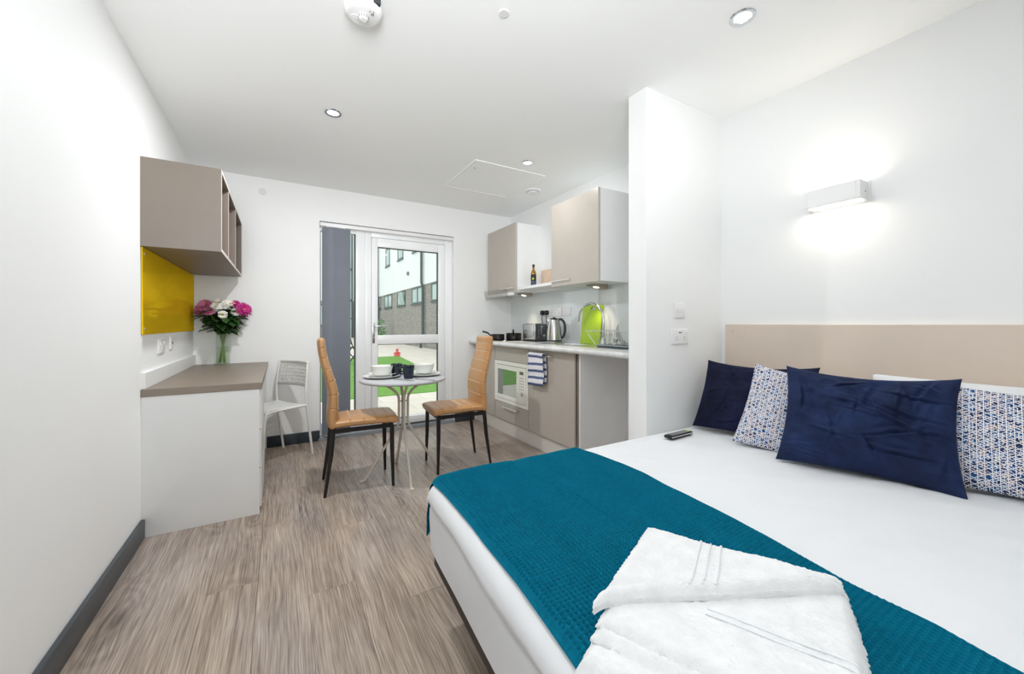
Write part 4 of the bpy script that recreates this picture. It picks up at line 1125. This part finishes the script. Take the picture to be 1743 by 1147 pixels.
# teal waffle throw: real pits and ridges
def throw():
    foot = [(0.0, .402), (.25, .420), (.518, .440), (.758, .463), (1.032, .482), (1.30, .494), (1.46, .498), (2.0, .500)]
    head = [(0.0, 1.040), (.14, 1.065), (.23, 1.09), (.39, 1.108), (.67, 1.162), (1.05, 1.226), (1.30, 1.222), (1.46, 1.20), (2.0, 1.20)]
    p = .0125; du = p/6
    L = BY1-.05-.02 + .05*PI/2 + .165
    nv = int(L/du); nu = int(.72/du)
    tt = np.linspace(0, L, nv); ff = np.linspace(0, 1, nu)
    yf = .02+tt
    fx = np.interp(yf, *zip(*foot)); hx = np.interp(yf, *zip(*head))
    U = fx[:, None] + (hx-fx)[:, None]*ff[None, :]            # x
    S = .72*ff[None, :]*np.ones_like(U); T = tt[:, None]*np.ones_like(U)
    r = .06
    E0 = BX0+.068*(np.minimum(yf, BY1)-1.0)[:, None]
    dx = np.where(U < E0+r, r-np.sqrt(np.maximum(0, r*r-np.minimum(r, E0+r-U)**2)), 0)
    t0 = BY1-.05-.02; ang = np.clip((T-t0)/.05, 0, PI/2); ext = np.maximum(0, T-t0-.05*PI/2)
    Y = np.where(T < t0, .02+T, BY1-.05+.05*np.sin(ang)); dy = .05*(1-np.cos(ang))+ext
    # the pits: a square waffle with rows slightly wavy
    a = np.abs(np.cos(PI*(S+.0012*np.sin(T*21))/p)); b = np.abs(np.cos(PI*(T+.0012*np.sin(S*17))/p))
    h = .0115*(1-((1-a*a)*(1-b*b))**.5)
    edge = np.minimum(np.minimum(S, .72-S)/.018, 1); h = h*edge
    fold = .0035*np.exp(-((S-.36)/.006)**2)                   # pressed crease down its middle
    soft = .004*np.sin(T*7+S*5)+.003*np.sin(S*14-T*3)
    top = np.clip(1-ext*20, 0, 1)
    Z = BZ + .006 - dx - dy + (h-fold)*np.cos(ang) + np.abs(soft)*top
    Y = Y + .006*np.sin(ang) + h*np.sin(ang) + ext*.02
    X = U - .010*np.where(ext > 0, np.minimum(1, ext*12), 0) * (1-ff[None, :]) - np.where(U < E0+r, .003, 0)
    V = np.stack([X, Y, Z], -1).reshape(-1, 3)
    i = np.arange(nv-1)[:, None]*nu+np.arange(nu-1)[None, :]
    F = np.stack([i, i+1, i+nu+1, i+nu], -1).reshape(-1, 4)
    me = bpy.data.meshes.new('throw')
    me.vertices.add(len(V)); me.vertices.foreach_set('co', V.ravel())
    me.loops.add(F.size); me.loops.foreach_set('vertex_index', F.ravel().astype(np.int32))
    me.polygons.add(len(F)); me.polygons.foreach_set('loop_start', (np.arange(len(F))*4).astype(np.int32))
    me.update(); me.validate(); finish(me, M['teal'], 0); me.shade_smooth()
    o = bpy.data.objects.new('throw', me); COL.objects.link(o)
    return tag(o, 'teal waffle weave throw laid across the foot of the bed', 'throw')
throw()

# ------------------------------------------------------------ cushions
def cushion(name, label, cat, BL, BR, TL, thick, mat, seed, wr=.010, pinch=.05, group=None, n=64, floppy=0.0, creases=0, amp=.010):
    BL, BR, TL = Vector(BL), Vector(BR), Vector(TL)
    ex = BR-BL; W = ex.length; ex.normalize(); ey = TL-BL; ey -= ex*ey.dot(ex); H = ey.length; ey.normalize(); ez = ex.cross(ey)
    C = BL+ex*W/2+ey*H/2
    V, F, UV = [], [], []
    rg = random.Random(int(seed*100)); CR = []
    for k in range(creases):
        cx_, cy_ = rg.uniform(-.85, .85), rg.uniform(-.9, .75); an = rg.choice((rg.uniform(-.5, .5), rg.uniform(1.1, 2.0)))
        CR.append((cx_, cy_, math.cos(an), math.sin(an), rg.uniform(.12, .38), rg.uniform(.018, .04), rg.uniform(.5, 1.0)*amp*rg.choice((1, 1, -1)), rg.uniform(-.5, .5)))
    def pt(u, v, side):
        bow = 1-pinch*(1-v*v)*abs(u); bow2 = 1-pinch*(1-u*u)*abs(v)
        x = W/2*u*bow; y = H/2*v*bow2
        e = max(0, (1-u**2))**.45*max(0, (1-v**2))**.45
        t = thick/2*e
        rim = max(0, 1-max(abs(u), abs(v))**8)
        q = noise.noise((u*2.1+seed, v*2.3, seed*1.3)); cr = 1-abs(noise.noise((u*3.2+v*1.7+seed, v*2.4-u*1.1, 3.3+seed)))*2.2
        q3 = noise.noise((u*7, v*7+seed, 8))
        t += rim*wr*(.8*q+.55*max(0, cr)+.25*q3)
        if side == 1:
            for (cx_, cy_, ca, sa, ln_, wd_, am_, bd_) in CR:
                al = (u-cx_)*ca+(v-cy_)*sa; ac = -(u-cx_)*sa+(v-cy_)*ca - bd_*al*al
                if abs(al) < ln_*2.2 and abs(ac) < wd_*3.5: t += rim*am_*math.exp(-(al/ln_)**2)*(math.exp(-(ac/wd_)**2)-.6*math.exp(-((ac-wd_*1.5)/wd_)**2))
        sag = -floppy*(1-u*u)*max(0, v)
        return C+ex*x+ey*(y+sag)+ez*(side*t), (x, y)
    N = n+1
    for side in (1, -1):
        for i in range(N):
            for j in range(N):
                p_, uv = pt(-1+2*i/n, -1+2*j/n, side); V.append(tuple(p_)); UV.append(uv)
    off = N*N
    for i in range(n):
        for j in range(n):
            a = i*N+j; F.append((a, a+N, a+N+1, a+1))
            b = off+a; F.append((b, b+1, b+N+1, b+N))
    per = [i*N for i in range(N)] + [n*N+j for j in range(1, N)] + [i*N+n for i in range(n-1, -1, -1)] + [j for j in range(n-1, 0, -1)]
    m = len(per)
    for k in range(m): F.append((per[k], off+per[k], off+per[(k+1) % m], per[(k+1) % m]))
    o = obj(name, (V, F, UV), mat, smooth=70)
    return tag(o, label, cat, group)
cushion('pillow', 'white sleeping pillow half hidden behind the dark navy cushion', 'pillow', (2.20, 1.38, .53), (2.20, .735, .53), (2.325, 1.38, .848), .11, M['linen'], 2.2, .006, .03, 'white pillows against the headboard')
cushion('pillow', 'white sleeping pillow behind the front navy cushion and patterned one', 'pillow', (2.20, .70, .53), (2.20, .06, .53), (2.325, .70, .874), .11, M['linen'], 5.1, .006, .03, 'white pillows against the headboard')
cushion('cushion', 'dark navy velvet cushion nearest the stub wall', 'cushion', (2.015, 1.395, .525), (2.10, .86, .525), (2.215, 1.415, .885), .13, M['velvet_dark'], 1.1, .014, .06, 'navy velvet cushions', 90, .02, 16, .012)
cushion('cushion', 'blue and white lattice print cushion between the two navy cushions', 'cushion', (1.905, 1.105, .530), (2.03, .70, .462), (2.115, 1.165, .905), .13, M['lattice'], 3.7, .009, .06, 'lattice print cushions', 70, .01, 6, .006)
cushion('cushion', 'large navy velvet cushion in front of the others', 'cushion', (1.835, .875, .520), (1.985, .352, .510), (2.050, .905, .905), .15, M['velvet'], 4.4, .018, .075, 'navy velvet cushions', 130, .022, 34, .013)
cushion('cushion', 'blue and white lattice print cushion at the near end of the bed', 'cushion', (2.065, .455, .520), (2.11, .0, .520), (2.20, .46, .872), .13, M['lattice'], 6.3, .009, .06, 'lattice print cushions', 70, .01, 6, .006)

# remote control
rm = thing('remote_control', 'black remote control lying on the bed near the stub wall', 'remote control', (1.80, 1.325, BZ+.004), R(2))
obj('case', B().box(-.092, .092, -.023, .023, 0, .016, .005, 2), M['black'], rm, local=True)
obj('side_trim', B().box(-.088, .088, -.0238, -.0225, .007, .0105), M['whiteplastic'], rm, local=True)
b = B()
for i in range(12):
    for j in range(3): b.box(-.07+i*.0115, -.0625+i*.0115, -.016+j*.012, -.008+j*.012, .0155, .018)
obj('buttons', b, M['keys'], rm, local=True)
obj('colour_key', B().box(.070, .080, -.012, .012, .0155, .018), M['label_olive'], rm, local=True)

# folded bath towel: soft stacked layers and a turned-back top flap
def towel():
    A = Vector((.425, .505, 0)); Bc = Vector((.850, .700, 0)); D = Vector((.590, .150, 0))
    ex = (Bc-A); W = ex.length; ex.normalize(); ey = (D-A); ey -= ex*ey.dot(ex); H = ey.length; ey.normalize()
    t = thing('bath_towel', 'folded white bath towel lying on the teal throw', 'towel', (A.x, A.y, BZ+.012))
    def sheet(name, fn, nu, nv, th, seed, parent=t, fuzz=.0022):
        V, F = [], []
        for i in range(nu+1):
            for j in range(nv+1):
                p_ = fn(i/nu, j/nv)
                if p_ is None: continue
                V.append(p_)
        def fz(p_): return fuzz*(noise.noise(Vector(p_)*230+Vector((seed, 0, 0)))+.6*noise.noise(Vector(p_)*90))
        m = nv+1; n0 = len(V)
        top = [(p_[0], p_[1], p_[2]+fz(p_)) for p_ in V]; bot = [(p_[0], p_[1], p_[2]-th) for p_ in V]
        for i in range(nu):
            for j in range(nv):
                a = i*m+j; F.append((a, a+m, a+m+1, a+1)); F.append((n0+a, n0+a+1, n0+a+m+1, n0+a+m))
        per = [i*m for i in range(nu+1)] + [nu*m+j for j in range(1, m)] + [i*m+nv for i in range(nu-1, -1, -1)] + [j for j in range(nv-1, 0, -1)]
        # rounded rim: one extra loop pushed out half way down
        cen = A+ex*W/2+ey*H/2; mid = []
        V2 = top+bot
        for q in per:
            p_ = Vector(top[q]); o_ = Vector((p_.x-cen.x, p_.y-cen.y, 0)).normalized()
            w_ = th*.42+fuzz*1.5*noise.noise(p_*160+Vector((seed*3, 0, 0)))
            mid.append(len(V2)); V2.append((p_.x+o_.x*w_, p_.y+o_.y*w_, p_.z-th/2))
        k_ = len(per)
        for k in range(k_):
            a, b_ = per[k], per[(k+1) % k_]
            F.append((a, mid[k], mid[(k+1) % k_], b_)); F.append((mid[k], n0+a, n0+b_, mid[(k+1) % k_]))
        return obj(name, (V2, F, None), M['terry'], parent, smooth=60)
    z0 = BZ+.014
    def rect(u0, u1, v0, v1, z, slope=(0, 0)):
        def f(u, v):
            p_ = A+ex*W*(u0+(u1-u0)*u)+ey*H*(v0+(v1-v0)*v)
            dm = min(u, 1-u, v, 1-v); rd = .010*max(0, 1-dm/.05)**2
            return (p_.x, p_.y, z+slope[0]*u+slope[1]*v-rd+.003*noise.noise((p_.x*9, p_.y*9, z*40)))
        return f
    sheet('bottom_fold', rect(.0, .88, .02, .99, z0+.030), 120, 100, .030, 1)
    sheet('middle_fold', rect(.085, .875, .025, .98, z0+.045), 120, 100, .013, 2)
    sheet('top_fold', rect(.125, .87, .03, .975, z0+.059), 130, 110, .012, 3)
    top_f = rect(.125, .87, .03, .975, z0+.059)
    bb_ = B()
    for s_ in (.33, .375):
        bb_.tube([Vector(top_f(s_, .42+.56*k/16))+Vector((0, 0, .0012)) for k in range(17)], .0020, 6)
    obj('woven_bands', bb_, M['linen'], t)
    # flap turned back over the far side: a triangle ending in a soft rolled diagonal edge
    def edge(v): return .150+.66*v**.92+.045*math.sin(v*9)*v*(1-v)
    def flap(u, v):
        e = edge(v); us = e+(.882-e)*u; d_ = us-e
        p_ = A+ex*W*us+ey*H*(.0+.955*v)
        roll = .013*math.exp(-((d_-.045)/.04)**2)*min(1, (.88-e)/.15) - .006*math.exp(-(d_/.012)**2)
        dm = min(v, 1-u, 1-v); rd = .010*max(0, 1-dm/.06)**2
        dip = -.010*math.exp(-((us-.52)/.10)**2-((v-.22)/.10)**2)
        return (p_.x, p_.y, z0+.073+roll-rd+dip+.004*noise.noise((p_.x*8, p_.y*8, 5)))
    fl_ = sheet('turned_flap', flap, 130, 140, .011, 4)
    fb = B()
    for s_ in (.36, .415, .47):
        fb.tube([Vector(flap(.06+.90*k/22, s_-.03*k/22))+Vector((0, 0, .0014)) for k in range(23)], .0026 if s_ != .415 else .0018, 6)
    obj('woven_bands', fb, M['linen'], fl_)
    return t
towel()

# ------------------------------------------------------------ outside
gd = struct('ground', B().box(-14, 9, YB+.28, 60, -.20, -.045), M['paving'])
pm = None
for iy in range(3):
    for ix in range(9):
        x = -1.5+.61*ix+(.3 if iy % 2 else 0); y = 4.41+.61*iy
        if pm is None:
            pm = obj('paving_slab', B().box(-.302, .302, 0, .604, -.045, 0, .004, 1), M['paving'], gd, local=True); pm.location = (x, y, 0)
        else: shared('paving_slab', pm, gd, (x, y, 0))
struct('paving_far', B().box(-14, 5.8, 13.55, 34, -.045, -.002).box(2.2, 5.8, 6.25, 13.55, -.045, -.004), M['paving'])
lw = B().prism([(-12, 6.24), (2.19, 6.12), (2.62, 7.2), (2.90, 8.2), (3.25, 11.1), (3.50, 13.5), (-12, 13.5)], 'Z', -.045, .010)
tag(obj('lawn', lw, M['grass']), 'bright green lawn in the courtyard beyond the glazed door', 'lawn', kind='stuff')
FX = 5.8; ZB = 2.93
bl = thing('apartment_block', 'courtyard building with white render over grey brick and slate windows', 'building', (FX, 20, -.05))
obj('brick_storey', B().box(FX, FX+3, 7.0, 34.0, -.05, ZB), M['brick'], bl)
obj('rendered_storey', B().box(FX-.06, FX+3, 7.0, 34.0, ZB, 9.0), M['render_white'], bl)
def ext_window(y0, y1, z0, z1, xf, split=True, tilt=False):
    f = B().box(xf-.03, xf+.02, y0, y0+.07, z0, z1).box(xf-.03, xf+.02, y1-.07, y1, z0, z1).box(xf-.03, xf+.02, y0+.07, y1-.07, z0, z0+.07).box(xf-.03, xf+.02, y0+.07, y1-.07, z1-.07, z1)
    if split: f.box(xf-.03, xf+.02, (y0+y1)/2-.05, (y0+y1)/2+.05, z0+.07, z1-.07)
    f.box(xf-.07, xf, y0-.05, y1+.05, z0-.06, z0)
    w = obj('window', f, M['slate_frame'], bl)
    obj('pane', B().box(xf-.012, xf+.005, y0+.07, y1-.07, z0+.07, z1-.07), M['extpane'], w)
    if tilt:
        o = B().box(-.02, .02, y0+.06, (y0+y1)/2-.03, 0, z1-z0-.1); o.xform(Matrix.Translation((xf-.02, 0, z0+.05)) @ Matrix.Rotation(R(-14), 4, 'Y'))
        obj('open_sash', o, M['extpane'], w)
for k, (y0, y1) in enumerate(((14.9, 16.75), (17.9, 19.75), (21.0, 22.6), (23.9, 25.8), (26.9, 28.7))):
    ext_window(y0, y1, 2.10, 2.90, FX, True, k == 2)
for y0, y1 in ((14.9, 16.4), (17.9, 19.4), (21.2, 22.3), (24.2, 25.2)):
    ext_window(y0, y1, 4.66, 5.75, FX-.06, False)
for yp in (17.75, 27.2):
    obj('downpipe', B().tube([(FX-.16, yp, 9.0), (FX-.16, yp, 3.02), (FX-.10, yp, 2.80), (FX-.10, yp, .55), (FX-.22, yp-.1, .38), (FX-.22, yp-.1, .0)], .06, 10), M['slate_frame'], bl)
jn = B()
for z_ in (3.96, 5.9): jn.box(FX-.0615, FX-.0595, 7.0, 34.0, z_-.012, z_+.012)
obj('render_joint', jn, M['coverplate'], bl)
obj('wall_lamp', B().box(FX-.16, FX-.06, 20.1, 20.25, 3.62, 3.80, .02, 1), M['indicator'], bl)
b2 = thing('end_block', 'building closing the far end of the courtyard with a slate glazed stair', 'building', (-3, 34, -.05))
obj('brick_storey', B().box(-14, 5.7, 34.05, 37, -.05, ZB), M['brick'], b2)
obj('rendered_storey', B().box(-14, 5.7, 34.0, 37, ZB, 9.0), M['render_white'], b2)
st_ = obj('stair_glazing', B().box(4.55, 4.65, 33.9, 34.04, 0, 8.4).box(5.0, 5.1, 33.9, 34.04, 0, 8.4).box(4.65, 5.0, 33.9, 34.04, 1.5, 1.6).box(4.65, 5.0, 33.9, 34.04, 2.9, 3.1).box(4.65, 5.0, 33.9, 34.04, 5.4, 5.6), M['slate_frame'], b2)
obj('pane', B().box(4.65, 5.0, 33.96, 34.0, 0, 8.4), M['extpane'], st_)
for xx in (1.9, 2.6, 3.3):
    w = obj('window', B().box(xx-.02, xx+.52, 33.94, 34.045, .98, 2.62), M['slate_frame'], b2)
    obj('pane', B().box(xx+.05, xx+.45, 33.92, 33.938, 1.05, 2.55), M['extpane'], w)
# shrub in a pot, red ornament, garden chair
sh = thing('potted_shrub', 'bushy green potted shrub by the courtyard building', 'plant', (5.15, 23.8, 0))
obj('pot', B().lathe([(0, 0), (.16, 0), (.21, .34), (.19, .34), (.17, .30), (0, .30)], (5.15, 23.8, 0), 18), M['pot'], sh)
obj('trunk', B().tube([(5.15, 23.8, .30), (5.15, 23.8, .75)], .02, 6), M['leaf'], sh)
sf = B()
for k in range(160):
    a, c_ = random.uniform(0, 2*PI), random.uniform(-1, 1); rr = .30*random.uniform(.6, 1)
    p_ = Vector((5.15+rr*math.cos(a)*math.sqrt(1-c_*c_), 23.8+rr*math.sin(a)*math.sqrt(1-c_*c_), .86+c_*.48))
    leafblade(sf, p_, (random.uniform(-1, 1), random.uniform(-1, 1), random.uniform(-.2, 1)), .16, .09)
obj('foliage', sf, M['shrub'], sh, smooth=60)['kind'] = 'stuff'
ro = thing('garden_ornament', 'small red ornament standing on the paving past the lawn', 'ornament', (3.50, 13.72, 0))
obj('body', B().lathe([(0, 0), (.10, 0), (.11, .03), (.075, .06), (.085, .12), (.05, .15), (0, .16)], (3.50, 13.72, 0), 18), M['red'], ro)
obj('head', B().lathe([(0, .16), (.045, .175), (.055, .21), (.035, .245), (0, .255)], (3.50, 13.72, 0), 16), M['red'], ro)
obj('side_knob', B().tube([(3.38, 13.72, .09), (3.62, 13.72, .09)], .022, 10), M['red'], ro)
gc = thing('garden_chair', 'black metal garden chair at the edge of the lawn', 'chair', (1.72, 11.5, 0), R(20))
for s_ in (-1, 1):
    obj('leg', B().tube([(.26, s_*.22, .01), (-.10, s_*.22, .46), (-.24, s_*.22, .88)], .014, 8), M['blackmetal'], gc, local=True)
    obj('leg', B().tube([(-.24, s_*.20, .01), (.10, s_*.20, .46)], .014, 8), M['blackmetal'], gc, local=True)
for k in range(6): obj('seat_slat', B().box(-.17+.068*k, -.115+.068*k, -.22, .22, .455, .47), M['blackmetal'], gc, local=True)
for k in range(4): obj('back_slat', B().box(-.02, .0, -.22, .22, -.025, .025).xform(Matrix.Translation((-.135-.026*k, 0, .58+.085*k))), M['blackmetal'], gc, local=True)
